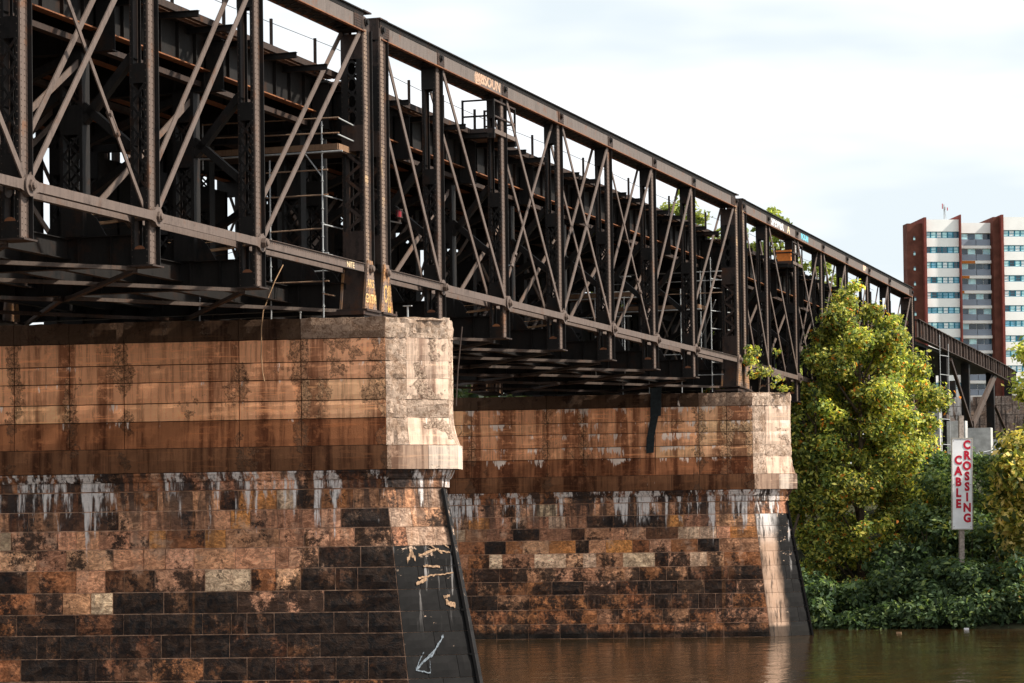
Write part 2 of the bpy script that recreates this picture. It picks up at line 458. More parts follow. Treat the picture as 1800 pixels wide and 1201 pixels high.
class Pier:
    def __init__(s, O, seed, label):
        s.O = Vector(O); s.r = random.Random(seed)
        s.root = tag(empty('bridge_pier', O), label, 'bridge pier', 'stone and concrete piers of the bridge')
    def W(s, u, v, z):
        p = Uv*u - Nv*v
        return Vector((p.x, p.y, z))
    def edge(s, kind, t, z, off, D=0.0, P=None):
        us, un, vf = P if P else prof(z)
        un += D; vf -= D
        if kind == 'front':
            u = us if t == 'S' else t
            return s.W(u, vf - off, z)
        A = (us, vf); B = (un, 1.2)
        if kind == 'back':
            A = (us, 3.6 - vf); B = (un, 2.4)
        if kind == 'nose':
            A = (un, 1.2); B = (un, 2.4)
        u = A[0] + (B[0]-A[0])*t; v = A[1] + (B[1]-A[1])*t
        d = Vector((B[0]-A[0], B[1]-A[1])); d.normalize()
        nx, nv = (d.y, -d.x)
        if kind == 'back': nx, nv = (-d.y, d.x)
        return s.W(u + nx*off, v + nv*off, z)
    def block(s, name, kind, t0, t1, z0, z1, col, mat, proud=.03, bulge=.02, gap=.012, nx=5, nz=4, D=0.0, D1=None, P=None, back=.10, jag=0.0, label=None):
        r = s.r
        verts = []; faces = []
        L = 1.0 if kind == 'front' else 2.4
        g = gap / (L if kind != 'front' else 1.0)
        D1 = D if D1 is None else D1
        us_here = prof((z0+z1)/2)[0]
        def T(i, n):
            a = us_here if t0 == 'S' else t0
            b = us_here if t1 == 'S' else t1
            t = (a+g) + (b-g-a-g) * i / n
            return t
        for k in range(nz):
            fz = k/(nz-1)
            z = z0 + gap + (z1 - z0 - 2*gap)*fz
            for i in range(nx):
                edge_ = i in (0, nx-1) or k in (0, nz-1)
                off = proud - (.018 if edge_ else 0) + (0 if edge_ else r.uniform(-bulge, bulge))
                if jag: off += r.uniform(-jag, jag*.3)
                t = T(i, nx-1)
                if t1 == 'S' and i == nx-1: t = prof(z)[0]-g if P is None else P[0]-g
                zz = z + (r.uniform(-jag, jag) if (jag and k == nz-1) else 0)
                DD = D + (D1-D)*fz
                verts.append(s.edge(kind, t, zz, off, DD, P))
        for k in range(nz-1):
            for i in range(nx-1):
                a = k*nx+i
                faces.append((a, a+1, a+nx+1, a+nx))
        ring = [i for i in range(nx)] + [k*nx+nx-1 for k in range(1, nz)] + [(nz-1)*nx+i for i in range(nx-2, -1, -1)] + [k*nx for k in range(nz-2, 0, -1)]
        inv = {}
        for q in ring:
            k, i = divmod(q, nx)
            z = z0 + gap + (z1-z0-2*gap)*k/(nz-1)
            t = T(i, nx-1)
            if t1 == 'S' and i == nx-1: t = (prof(z)[0] if P is None else P[0]) - g
            inv[q] = len(verts); verts.append(s.edge(kind, t, z, -back, D + (D1-D)*k/(nz-1), P))
        for a, b in zip(ring, ring[1:]+ring[:1]):
            faces.append((b, a, inv[a], inv[b]))
        me = bpy.data.meshes.new(name)
        me.from_pydata([tuple(v) for v in verts], [], faces); me.update()
        o = ob(name, me, mat, s.root, col=col)
        if label: o['label'] = label
        return o
    def core(s):
        mb = MB(); lv = [-1.9, -5.45, -5.9, -6.42, -6.43, -7.30, -7.31, -7.6, -7.92, -7.95, WZ-1.5]
        rings = []
        for z in lv:
            us, un, vf = prof(z); d = .07 if z > -7.94 else .016
            if -7.30 <= z <= -6.43: un += .26; vf -= .26
            if -7.92 <= z < -7.30: un += .12; vf -= .12
            rings.append([s.W(u, v, z) for u, v in ((-19, vf+d), (us, vf+d), (un-.07, 1.26), (un-.07, 2.34), (us, 3.6-vf-d), (-19, 3.6-vf-d))])
        for a, b in zip(rings, rings[1:]):
            for k in range(6):
                mb.face([a[k], a[(k+1) % 6], b[(k+1) % 6], b[k]][::-1])
        mb.face(rings[0])
        nf_ = len(mb.f)
        mb.m = [0 if (i // 6) >= 8 and i < nf_-1 else 1 for i in range(nf_)]
        ob('mortar_core', mb.mesh('mortar_core', (MORTAR, DARKJ)), None, s.root)

TONE = {'K': ((.085, .046, .032), .80), 'D': ((.15, .072, .042), .62), 'B': ((.28, .125, .06), .40), 'G': ((.38, .21, .135), .45),
        'O': ((.52, .25, .09), .14), 'L': ((.62, .35, .22), .18), 'W': ((.86, .62, .47), .06), 'X': ((.60, .36, .24), .58),
        'S': ((.022, .021, .022), .60)}
def tone(k, r):
    c, a = TONE[k]; bf = 1.42 if k in 'BGOLX' else 1.15; c = (min(.95, c[0]*1.08*bf), c[1]*.97*bf, c[2]*.86*bf)
    f = r.uniform(.82, 1.2)
    return (c[0]*f, c[1]*f*r.uniform(.95, 1.05), c[2]*f, max(0, min(1, a + r.uniform(-.08, .08))))

COURSES = [-7.95, -8.65, -9.33, -10.0, -10.74, -11.54, -12.31, -13.06, -13.89, -14.69, -15.5, -16.4]
P1 = [([-12.85,-10.66,-9.51,-7.76,-5.48,-4.82,-3.42,-2.7,-1.82,-0.65], 'KDKBLDOWDBG'),
      ([-13.21,-12.5,-11.36,-10.23,-9.19,-8.29,-7.27,-6.38,-5.1,-4.37,-3.41,-1.82,-1.11], 'GDGKDXGGLOGGXK'),
      ([-13.13,-11.41,-10.74,-9.88,-8.07,-7.44,-6.03,-5.27,-3.72,-3.33,-2.45,-1.51,-0.63], 'WXLLGOBOGGGXLX'),
      ([-12.19,-11.1,-9.38,-8.26,-7.47,-6.43,-4.93,-3.48,-2.99,-1.92,-0.41], 'XGXLLXLLGXKK'),
      ([-12.55,-10.73,-9.66,-8.97,-7.85,-6.03,-4.35,-3.45,-2.57,-1.32,-0.52], 'KBLDDXWBXKKK'),
      ([-12.22,-11.22,-10.19,-9.38,-7.53,-6.64,-4.86,-3.01,-1.74], 'BGLWKDKXXK'),
      ([-12.92,-10.74,-8.99,-7.99,-6.12,-5.07,-4.51,-3.53,-1.38,-0.15], 'BDDKKDDDKKK'),
      ([-12.17,-11.29,-9.47,-7.62,-6.55,-5.14,-3.06,-1.88], 'DDKDDKDDK'),
      ([-12.76,-10.65,-10.0,-9.02,-7.94,-6.08,-4.51,-3.48,-1.31,-0.15], 'BKDDDBDDDKD')]

def build_pier(O, seed, label, which):
    P = Pier(O, seed, label); r = P.r; P.core(); CONC = CONC1 if which == 1 else CONC2
    # concrete lifts
    lifts = [(-2.60, -3.42), (-3.42, -4.05), (-4.05, -4.80), (-4.80, -5.45)]
    if which == 1: vj = [-17.5, -15.4, -13.0, -10.96, -8.95, -4.75, -2.5, 'S']
    else: vj = [-17.5, -15.3, -11.0, -8.95, -4.9, -2.45, -.9, 'S']
    main = (.92, .435, .225)  # orange grime tone, also set darker than the flanks for the deck's shade
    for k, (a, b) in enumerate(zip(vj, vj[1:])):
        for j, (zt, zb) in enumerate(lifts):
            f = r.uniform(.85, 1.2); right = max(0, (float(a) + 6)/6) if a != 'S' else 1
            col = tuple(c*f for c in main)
            col = (min(.95, col[0]*(1+.12*right)), col[1]*(1+.22*right), col[2]*(1+.35*right), .12+.25*right*r.random())  # lighter toward the sunlit nose end, light put into the colour
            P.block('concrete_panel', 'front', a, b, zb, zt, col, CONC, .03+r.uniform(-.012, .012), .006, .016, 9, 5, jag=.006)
        c0 = (.30, .118, .052) if which == 1 else (.31, .125, .058)
        P.block('flared_panel', 'front', a, b, -6.42, -5.45, tuple(c*f for c in c0)+(.06,), CONC, .03, .004, .012, 5, 5)
        cc = (.085, .048, .028, .5)  # cap darkened for the deck overhang's shade, painted into the colour
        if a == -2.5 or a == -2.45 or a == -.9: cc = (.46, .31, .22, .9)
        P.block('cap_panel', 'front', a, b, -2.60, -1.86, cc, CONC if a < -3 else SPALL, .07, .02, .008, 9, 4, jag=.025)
    pale = (.76, .57, .44)  # paler than the front, sunlight on the nose put into the colour
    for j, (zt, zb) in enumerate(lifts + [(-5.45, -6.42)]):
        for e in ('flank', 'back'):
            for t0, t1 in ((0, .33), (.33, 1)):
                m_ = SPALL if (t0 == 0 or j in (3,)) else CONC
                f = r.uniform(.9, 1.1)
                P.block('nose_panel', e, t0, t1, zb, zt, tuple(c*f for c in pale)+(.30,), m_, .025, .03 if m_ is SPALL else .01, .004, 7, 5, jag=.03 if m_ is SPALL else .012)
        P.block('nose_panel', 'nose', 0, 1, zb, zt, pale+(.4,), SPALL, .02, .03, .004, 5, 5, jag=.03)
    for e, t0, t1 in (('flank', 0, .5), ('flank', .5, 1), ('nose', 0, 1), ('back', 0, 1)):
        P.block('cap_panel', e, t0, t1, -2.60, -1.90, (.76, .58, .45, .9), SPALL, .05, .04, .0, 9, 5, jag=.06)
    # rough rounded top crust
    mb = MB()
    nx, ny = 60, 9
    for i in range(nx+1):
        u = -18 + (2.5+18)*i/nx
        for j in range(ny+1):
            half = 1.76 if u < .5 else 1.76 - (u-.5)/2.1*1.0
            v = 1.8 + (j/ny*2-1)*half
            e_ = min(1, min(j, ny-j)/1.5, (nx-i)/1.5)
            mb.v.append(tuple(P.W(u + (r.uniform(-.04, .04) if i < nx else 0), v, -1.95 + .11*min(1, e_) + r.uniform(-.03, .03))))
    for i in range(nx):
        for j in range(ny):
            a = i*(ny+1)+j; mb.f.append((a, a+ny+1, a+ny+2, a+1)); mb.m.append(0)
    ob('pier_top', mb.mesh('pier_top'), SPALL, P.root, col=(.40, .28, .20, .5))
    # projecting band course
    bj = [-17.5, -16.2, -14.9]; 
    while bj[-1] < -1.2: bj.append(bj[-1] + r.uniform(1.15, 1.6))
    bj = bj[:-1] + [None]
    BP = (.62, 2.62, 0.0)
    for a, b in zip(bj, bj[1:]):
        FB = r.uniform(.9, 1.1)
        b_ = .62 if b is None else b
        P.block('band_stone', 'front', a, b_, -7.29, -6.43, tuple(c*FB for c in (.175, .078, .038))+(.0,), CONC, .0, .003, .008, 4, 3, D=.33, P=BP)
    for e, t0, t1, cc in (('flank', 0, .58, (.38, .26, .19)), ('flank', .58, 1, (.66, .55, .46)), ('nose', 0, 1, (.6, .5, .42)), ('back', 0, 1, (.5, .4, .34))):
        P.block('band_stone', e, t0, t1, -7.29, -6.43, cc+(.05,), CONC, .0, .003, .008, 4, 3, D=.33, P=BP)
    # cornice moulding: quarter round in two pieces
    def cornice(kind, t0, t1, c):
        for (za, zb, Da, Db) in ((-7.40, -7.30, .27, .30), (-7.62, -7.40, .15, .27), (-7.93, -7.62, .09, .10)):
            P.block('cornice_stone', kind, t0, t1, za, zb, c, STONE, .0, .004, .003, 4, 3, D=Da, D1=Db, P=(.56, 2.36, .0))
    cj = [-17.5]
    while cj[-1] < -1.6: cj.append(cj[-1] + r.uniform(1.6, 2.6))
    cj = cj[:-1] + [.56]
    for a, b in zip(cj, cj[1:]):
        cornice('front', a, b, tone(r.choice('DBGBX'), r))
    cornice('flank', 0, .5, tone('K', r)); cornice('flank', .5, 1, tone('G', r)); cornice('nose', 0, 1, tone('G', r)); cornice('back', 0, 1, tone('G', r))
    # masonry courses
    for ci in range(len(COURSES)-1):
        zt, zb = COURSES[ci], COURSES[ci+1]
        if which == 1 and ci < len(P1):
            js, kinds = P1[ci]
            lead = [js[0]-r.uniform(1.0, 1.9)]
            while lead[-1] > -17.2: lead.append(lead[-1]-r.uniform(1, 1.9))
            js = sorted(lead) + js
            kinds = ''.join(r.choice('DKBG') for _ in range(len(js)-len(kinds)+1)) + kinds
            js = [-17.5] + [j for j in js if j > -17.2] + ['S']
            kinds = kinds[-(len(js)-1):]
        else:
            js = [-17.5 + r.uniform(0, .4)]
            while js[-1] < (-.9): js.append(js[-1] + r.choice((.75, .95, 1.2, 1.5, 1.8)))
            js = js[:-1] if js[-1] > -.3 else js
            js = js + ['S']
            pool = ('GGXBDKWLGG', 'XLGDBKOGLW', 'LGGXKBWODG', 'BGOXLKDGBX', 'GOBGXDLBGW', 'DBKGXDBGBD', 'BDXKBBDGBB', 'BBDGBBBDGB', 'BBGBBDBGBB', 'BBBGDBBBGB')[min(ci, 9)]
            if which == 1: pool = 'DKDB'
            kinds = ''.join(r.choice(pool) for _ in js)
        for a, b, k in zip(js, js[1:], kinds):
            rockf = .028 if ci >= 3 else .018
            P.block('stone', 'front', a, b, zb, zt, tone(k, r), STONE, .042 + r.uniform(-.012, .018), rockf, .017, 6, 4)
        fj = {0: [0, .55, 1], 1: [0, .38, 1], 2: [0, .25, .72, 1], 3: [0, .6, 1], 4: [0, .36, .78, 1], 5: [0, .62, 1], 6: [0, .33, .73, 1], 7: [0, .46, 1], 8: [0, .3, .75, 1]}.get(ci, [0, .5, 1])
        for a, b in zip(fj, fj[1:]):
            kk = 'S'
            if which == 1 and ci < 3: kk = ('W' if (a > .5 or ci == 2 and a > 0) else 'G')
            if which == 1 and ci == 1: kk = 'W' if a == 0 else 'X'
            if which == 2 and ci < 1: kk = 'G'
            if kk == 'W': cc = (.62, .44, .33, .22)
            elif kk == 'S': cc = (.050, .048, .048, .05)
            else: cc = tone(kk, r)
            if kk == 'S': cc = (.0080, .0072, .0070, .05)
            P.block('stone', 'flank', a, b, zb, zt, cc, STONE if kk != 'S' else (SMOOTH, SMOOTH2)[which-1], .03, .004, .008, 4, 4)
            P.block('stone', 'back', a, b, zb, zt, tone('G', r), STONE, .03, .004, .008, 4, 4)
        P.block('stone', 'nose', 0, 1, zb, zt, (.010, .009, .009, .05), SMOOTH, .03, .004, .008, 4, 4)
    # riveted steel strap on the cutwater edge
    a = P.edge('flank', 1.0, -7.98, .05); b = P.edge('flank', 1.0, WZ-.5, .05)
    mb = MB()
    mb.bar(a, b, .16, .10, up=Uv)
    for z in COURSES[2:10:2]:
        q = P.edge('flank', 1.0, z, .10); mb.bar(q - Uv*.16, q + Uv*.03, .10, .07, up=(0, 0, 1))
    ob('steel_edge', mb.mesh('steel_edge'), S_DARK, P.root)
    return P

def smooth_mat(run2=False):
    m, nt, bs = newmat('dark_smooth_cutwater_stone'); g = NB(nt)
    z = g.sep(g.pos)[2]
    base = g.oi.outputs['Color']
    n = g.noise(3, 5, .6); f = g.noise(30, 3, .6)
    c = g.mix(g.ramp(n, .3, .7), g.mix(1.0, base, (.75, .75, .75), 'MULTIPLY'), g.mix(1.0, base, (1.35, 1.3, 1.3), 'MULTIPLY'))
    ch = g.ramp(g.math('ADD', g.noise(2.2, 6, .75, loc=(2, 4, 6), mapping=(1, 1, 1.6)), g.ramp(z, -12.2, -10.0, 0, .09)), .675, .70)
    c = g.mix(ch, c, (.55, .38, .27))
    run = g.ramp(g.noise(1.0, 5, .6, mapping=(3.2, 3.2, .12), loc=(9, 3, 0)), .60, .66)
    run = g.math('MULTIPLY', run, g.ramp(z, -13.5, -9, .0, .85))
    c = g.mix(run, c, (.60, .55, .52))
    if run2:
        dt = nt.nodes.new('ShaderNodeVectorMath'); dt.operation = 'DOT_PRODUCT'
        nt.links.new(g.pos, dt.inputs[0]); dt.inputs[1].default_value = (math.cos(.1978), math.sin(.1978), 0)
        u0 = .30*math.cos(.1978) + 55.24*math.sin(.1978)
        uu = g.math('SUBTRACT', dt.outputs['Value'], u0)
        cc_ = g.math('ADD', 1.05, g.math('MULTIPLY', g.math('SUBTRACT', -8.0, z), .10))
        wob = g.math('MULTIPLY', g.math('SUBTRACT', g.noise(1.2, 5, .6, mapping=(1, 1, .5)), .5), .9)
        dd = g.math('ABSOLUTE', g.math('SUBTRACT', g.math('ADD', uu, wob), cc_))
        c = g.mix(g.math('MULTIPLY', g.ramp(dd, .15, .75, .9, 0), g.ramp(g.noise(1.0, 6, .7, mapping=(5, 5, .5), loc=(1, 2, 3)), .34, .52, .15, 1)), c, g.mix(g.ramp(z, -10.5, -9.0), g.mix(n, (.50, .30, .19), (.66, .46, .34)), (.85, .78, .74)))
    c = g.mix(g.ramp(z, -15.0, -14.8, .8, 0), c, (.014, .012, .010))
    g.lk(c, bs.inputs['Base Color'])
    bs.inputs['Roughness'].default_value = .7; bs.inputs['Specular IOR Level'].default_value = .2
    g.bump(g.math('ADD', n, g.math('MULTIPLY', f, .2)), .3, .02, bs)
    return m
SMOOTH = smooth_mat()
SMOOTH2 = smooth_mat(True)

pier1 = build_pier((.58, -3.30, 0), 11, 'nearer bridge pier filling the lower left, tan concrete over soot-blackened masonry', 1)
pier2 = build_pier((.30, 55.24, 0), 23, 'second bridge pier in the river beside the tree, with a black downpipe on it', 2)

# chalk arrow and scraped cream patches on the near cutwater
def strokes(P, name, segs, col, label):
    mb = MB(); r = random.Random(3)
    for (t0, z0, t1, z1, w) in segs:
        n_ = 9; pts = []
        for k in range(n_+1):
            f = k/n_; t = t0+(t1-t0)*f; z = z0+(z1-z0)*f + r.uniform(-.02, .02)
            pts.append((P.edge('flank', t, z-w*r.uniform(.25, .6), .045), P.edge('flank', t+r.uniform(-.008, .008), z+w*r.uniform(.25, .6), .045)))
        for (a, b), (c, d) in zip(pts, pts[1:]): mb.face([a, c, d, b])
    o = ob(name, mb.mesh(name), simple(name+'_paint', col, .9, .1, .5, 14), P.root); o['label'] = label
strokes(pier1, 'chalk_arrow', [(.60, -13.2, .36, -13.95, .12), (.40, -13.8, .12, -14.35, .11), (.12, -14.35, .27, -13.75, .06), (.12, -14.38, .33, -14.5, .06), (.33, -14.5, .34, -14.0, .04)], (.20, .23, .26), 'pale chalk arrow pointing down left')
strokes(pier1, 'scraped_patch', [(.20, -10.55, .30, -10.2, .20), (.26, -10.2, .34, -10.45, .25), (.40, -10.35, .75, -10.12, .10), (.62, -9.98, .80, -10.3, .08), (.75, -10.2, .93, -10.25, .07), (.84, -9.95, .93, -10.1, .05), (.45, -10.72, .72, -10.76, .09), (.35, -11.15, .62, -11.05, .07), (.60, -11.05, .92, -11.0, .05), (.30, -11.35, .48, -11.2, .13), (.72, -12.0, .86, -12.15, .22), (.70, -11.85, .80, -11.8, .10)], (.42, .27, .17), 'cream scraped patches')
for o_ in list(pier1.root.children):
    if o_.name.startswith('scraped_patch'): o_['kind'] = 'stuff'

# ------------------------------------------------------------------ bridge spans
N = [0, 6.62, 14.62, 22.62, 30.62, 38.62, 46.62, 56.08]
CX = -.45; FX = -14.3
H = 8.98

def rivet_rows(mb, x, ys, z0, z1, step, nrm=(1, 0, 0), m=0):
    for y in ys:
        z = z0
        while z < z1:
            mb.rivet((x, y, z), nrm, m=m); z += step

def post_mesh():
    mb = MB()
    for sx in (1, -1):
        x = .29*sx
        mb.box(min(x, x-.03*sx), max(x, x-.03*sx), -.27, .27, -1.45, 8.62, 0)       # web
        for sy in (1, -1):                                                            # inward flanges
            mb.box(min(x-.03*sx, x-.12*sx), max(x-.03*sx, x-.12*sx), .27*sy-.015, .27*sy+.015, -1.45, 8.60, 1)
    mb.box(.29, .315, -.24, .06, -1.45, 8.6, 2)                                       # pale cover strip
    mb.box(.29, .42, .235, .265, -1.45, 8.6, 1)                                       # outstanding leg
    for sy in (-.29, .29):                                                            # tie plates
        for z0, z1 in ((7.75, 8.60), (4.02, 4.62), (.25, .87), (-1.45, -.98)):
            mb.box(-.29, .29, sy-.01, sy+.01, z0, z1, 1)
        n = 8                                                                         # arched top of the foot plate
        for k in range(n):
            a0 = math.pi*k/n; a1 = math.pi*(k+1)/n
            x0, x1 = .17*math.cos(a0), .17*math.cos(a1)
            mb.hexa([(x1, sy-.008, -.985), (x0, sy-.008, -.985), (x0, sy+.008, -.985), (x1, sy+.008, -.985),
                     (x1, sy-.008, -.98+.11*math.sin(a1)), (x0, sy-.008, -.98+.11*math.sin(a0)), (x0, sy+.008, -.98+.11*math.sin(a0)), (x1, sy+.008, -.98+.11*math.sin(a1))], 3)
    mb.box(-.38, .46, -.36, .42, -1.50, -1.45, 0)                                     # foot flange
    return mb.mesh('post', (S_MID, S_DARK, S_PALE, S_RUST))
def post_rivets():
    mb = MB()
    rivet_rows(mb, .316, (-.19, .0), -1.4, 8.5, .17)
    rivet_rows(mb, .292, (.13, .20), -1.4, 8.5, .17)
    for x in (-.24, .24):
        z = -1.4
        while z < 8.5:
            mb.rivet((x, -.302, z), (0, -1, 0)); z += .2
    return mb.mesh('rivets', (S_RIV,))

def make_post(root, y, x=CX, detail=2, mirror=False):
    p = ob('post', cached('post', post_mesh), None, root, (x, y, 0), (0, 0, math.pi if mirror else 0))
    if detail >= 1:
        ob('rivets', cached('post_rivets', post_rivets), None, p, kind='stuff')
    L = math.hypot(.46, .62)
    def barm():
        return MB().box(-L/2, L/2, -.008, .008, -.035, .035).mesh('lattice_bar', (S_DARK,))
    ang = math.atan2(.62, .46)
    if detail >= 2:
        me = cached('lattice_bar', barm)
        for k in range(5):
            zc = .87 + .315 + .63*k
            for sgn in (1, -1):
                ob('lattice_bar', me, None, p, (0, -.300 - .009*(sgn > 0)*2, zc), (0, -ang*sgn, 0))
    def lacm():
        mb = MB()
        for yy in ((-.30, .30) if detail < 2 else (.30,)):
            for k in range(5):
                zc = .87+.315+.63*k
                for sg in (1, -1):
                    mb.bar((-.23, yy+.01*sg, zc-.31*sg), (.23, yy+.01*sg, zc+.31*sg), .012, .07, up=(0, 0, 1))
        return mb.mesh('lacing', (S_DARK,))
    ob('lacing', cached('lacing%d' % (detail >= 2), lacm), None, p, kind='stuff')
    return p

def end_post_mesh():
    mb = MB()
    for sx in (1, -1):
        x = .42*sx
        mb.box(min(x, x-.03*sx), max(x, x-.03*sx), -.36, .36, 0, 9.0, 0)
        for sy in (1, -1):
            mb.box(min(x-.03*sx, x-.14*sx), max(x-.03*sx, x-.14*sx), .36*sy-.018, .36*sy+.018, 0, 8.9, 1)
    mb.box(.42, .445, -.30, .02, 0, 8.7, 2)
    mb.box(.42, .52, .33, .37, 0, 8.7, 1)
    for sy in (-.375, .375):
        for z0, z1 in ((7.6, 8.5), (4.25, 5.2), (.30, 1.35)):
            mb.box(-.42, .42, sy-.01, sy+.01, z0, z1, 3)
        # plate with round holes between z 5.2 and 7.6
        mb.box(-.42, -.17, sy-.008, sy+.008, 5.2, 7.6, 1); mb.box(.17, .42, sy-.008, sy+.008, 5.2, 7.6, 1)
        zc = [5.45, 6.05, 6.65, 7.25]; prev = 5.2
        for c in zc:
            n = 10
            pts = [(.15*math.cos(2*math.pi*k/n), .22*math.sin(2*math.pi*k/n)) for k in range(n+1)]
            for k in range(n):
                (xa, za), (xb, zb) = pts[k], pts[k+1]
                ca = (math.copysign(.17, xa) if abs(xa) > .02 else xa, za); 
                sc_a = min(.17/max(abs(xa), 1e-3), .30/max(abs(za), 1e-3)); sc_b = min(.17/max(abs(xb), 1e-3), .30/max(abs(zb), 1e-3))
                A = (xa*sc_a, za*sc_a); B = (xb*sc_b, zb*sc_b)
                for yy in (sy-.008, sy+.008):
                    mb.face([(xa, yy, c+za), (xb, yy, c+zb), (B[0], yy, c+B[1]), (A[0], yy, c+A[1])], 1)
    return mb.mesh('end_post', (S_MID, S_DARK, S_GRAF, S_MID))
def end_post_rivets():
    mb = MB()
    rivet_rows(mb, .446, (-.26, -.20, -.06, 0), .1, 8.6, .15)
    rivet_rows(mb, .424, (.1, .24), .1, 8.6, .15)
    for x in (-.38, .38):
        z = .3
        while z < 8.5: mb.rivet((x, -.39, z), (0, -1, 0)); z += .18
    return mb.mesh('rivets', (S_RIV,))

def pedestal_mesh():
    mb = MB()
    # trapezoidal riveted foot, plates on both faces
    for sx in (1, -1):
        x0, x1 = (.40*sx, .49*sx)
        a, b = min(x0, x1), max(x0, x1)
        mb.hexa([(a, -.62, -1.48), (b, -.62, -1.48), (b, .62, -1.48), (a, .62, -1.48), (a, -.24, .30), (b, -.24, .30), (b, .24, .30), (a, .24, .30)], 0)
    mb.hexa([(-.40, -.58, -1.48), (.40, -.58, -1.48), (.40, -.55, -1.48), (-.40, -.55, -1.48), (-.40, -.22, .1), (.40, -.22, .1), (.40, -.19, .1), (-.40, -.19, .1)], 1)
    mb.box(-.62, .62, -.72, .72, -1.56, -1.48, 1)
    return mb.mesh('pedestal', (S_BASE, S_MID))
def pedestal_rivets():
    mb = MB()
    z = -1.4
    while z < .2:
        w = .62 - (.62-.24)*(z+1.48)/1.78
        n = 5 if w > .4 else 3
        for k in range(n):
            if abs(z) < .26 and abs(-w*.86+2*w*.86*k/(n-1)) < .2: continue
            mb.rivet((.491, -w*.86 + 2*w*.86*k/(n-1), z), (1, 0, 0), .024, .016)
        z += .13
    return mb.mesh('rivets', (S_RIV,))

def chord_mesh(L, s0, s1):
    """side webs, cover plate, rivet angle, node plates at both ends (half each)"""
    mb = MB(); y0 = 0.0; y1 = L
    zb, zt = H-.36, H+.34
    for sx in (1, -1):
        x = .40*sx
        mb.box(min(x, x-.03*sx), max(x, x-.03*sx), y0, y1, zb, zt, 0)
        mb.box(min(x-.05*sx, x+.10*sx), max(x-.05*sx, x+.10*sx), y0, y1, zb-.035, zb, 2)     # rusty lower angle leg
        mb.box(min(x, x+.02*sx), max(x, x+.02*sx), y0, y1, zt-.16, zt, 1)                    # top angle
    mb.box(-.50, .50, y0, y1, zt, zt+.04, 1)
    mb.box(-.38, .38, y0, y1, zt-.03, zt-.005, 1)
    # node plates
    for (ya, yb) in ((0, s0), (L-s1, L)):
        if yb-ya > .01:
            mb.box(.40, .425, ya, yb, zb+.03, zt-.17, 3)
            mb.box(-.38, .38, ya, yb, zb-.03, zb-.01, 1)
    return mb.mesh('top_chord', (S_CHORD, S_DARK, S_RUST, S_MID))
def chord_lacing(L):
    mb = MB(); n = max(2, round((L-1.0)/.72)); st = (L-1.0)/n
    for k in range(n):
        a = .5+k*st
        mb.bar((-.36, a, H-.405), (.36, a+st, H-.405), .07, .014, up=(0, 0, 1))
        mb.bar((.36, a, H-.42), (-.36, a+st, H-.42), .07, .014, up=(0, 0, 1))
    return mb.mesh('lacing', (S_DARK,))
def chord_rivets(L, s0, s1):
    mb = MB(); y = .08
    while y < L:
        mb.rivet((.422, y, H+.235), (1, 0, 0), .02, .02); y += .14
    for (ya, yb) in ((0, s0), (L-s1, L)):
        y = ya+.06
        while y < yb-.03:
            for z in (-.27, -.18, -.09, 0, .09):
                if min(abs(y), abs(y-L)) < .22 and -.2 < z < .15: continue
                mb.rivet((.427, y, H+z), (1, 0, 0), .022, .015)
            y += .11
    return mb.mesh('rivets', (S_RIV,))

def eyebar_mesh(L, depth=.27, head=.30, t=.05):
    """bar along +Y of length L between pin centres, heads at both ends"""
    mb = MB(); d = depth/2
    prof_ = [(-head*.0, 0)]
    n = 18
    outl = []
    # left head arc
    a0 = math.radians(38)
    for k in range(n+1):
        a = a0 + (2*math.pi-2*a0)*k/n
        outl.append((0 + head*math.cos(a), head*math.sin(a)))
    # -> bottom side to the right
    outl.append((head*1.55, -d)); outl.append((L-head*1.55, -d))
    for k in range(n+1):
        a = math.pi + a0 + (2*math.pi-2*a0)*k/n
        outl.append((L + head*math.cos(a), head*math.sin(a)))
    outl.append((L-head*1.55, d)); outl.append((head*1.55, d))
    m_ = len(outl)
    for sx in (-t/2, t/2):
        mb.v += [(sx, y, z) for y, z in outl]
    hb = n+1
    # faces: left head fan, shaft quad, right head fan
    lh = list(range(0, n+1)); rh = list(range(n+3, 2*n+4))
    b0, b1, t1_, t0_ = n+1, n+2, 2*n+4, 2*n+5
    for off, flip in ((0, True), (m_, False)):
        for poly in (lh + [b0, t0_], [b0, b1, t1_, t0_], rh + [t1_, b1]):
            f = [off+i for i in poly]
            mb.f.append(tuple(f[::-1] if flip else f)); mb.m.append(0)
    for k in range(m_):
        a, b = k, (k+1) % m_
        mb.f.append((a, b, b+m_, a+m_)); mb.m.append(0)
    return mb.mesh('eyebar', (S_BAR,))

def pin_mesh(L=1.1):
    mb = MB()
    mb.tube([(-L, 0, 0), (.30, 0, 0)], .10, 12)
    mb.tube([(.16, 0, 0), (.30, 0, 0)], .17, 6)
    mb.tube([(.30, 0, 0), (.36, 0, 0), (.37, 0, 0)], [.12, .10, .05], 12)
    return mb.mesh('pin', (S_PALE,))

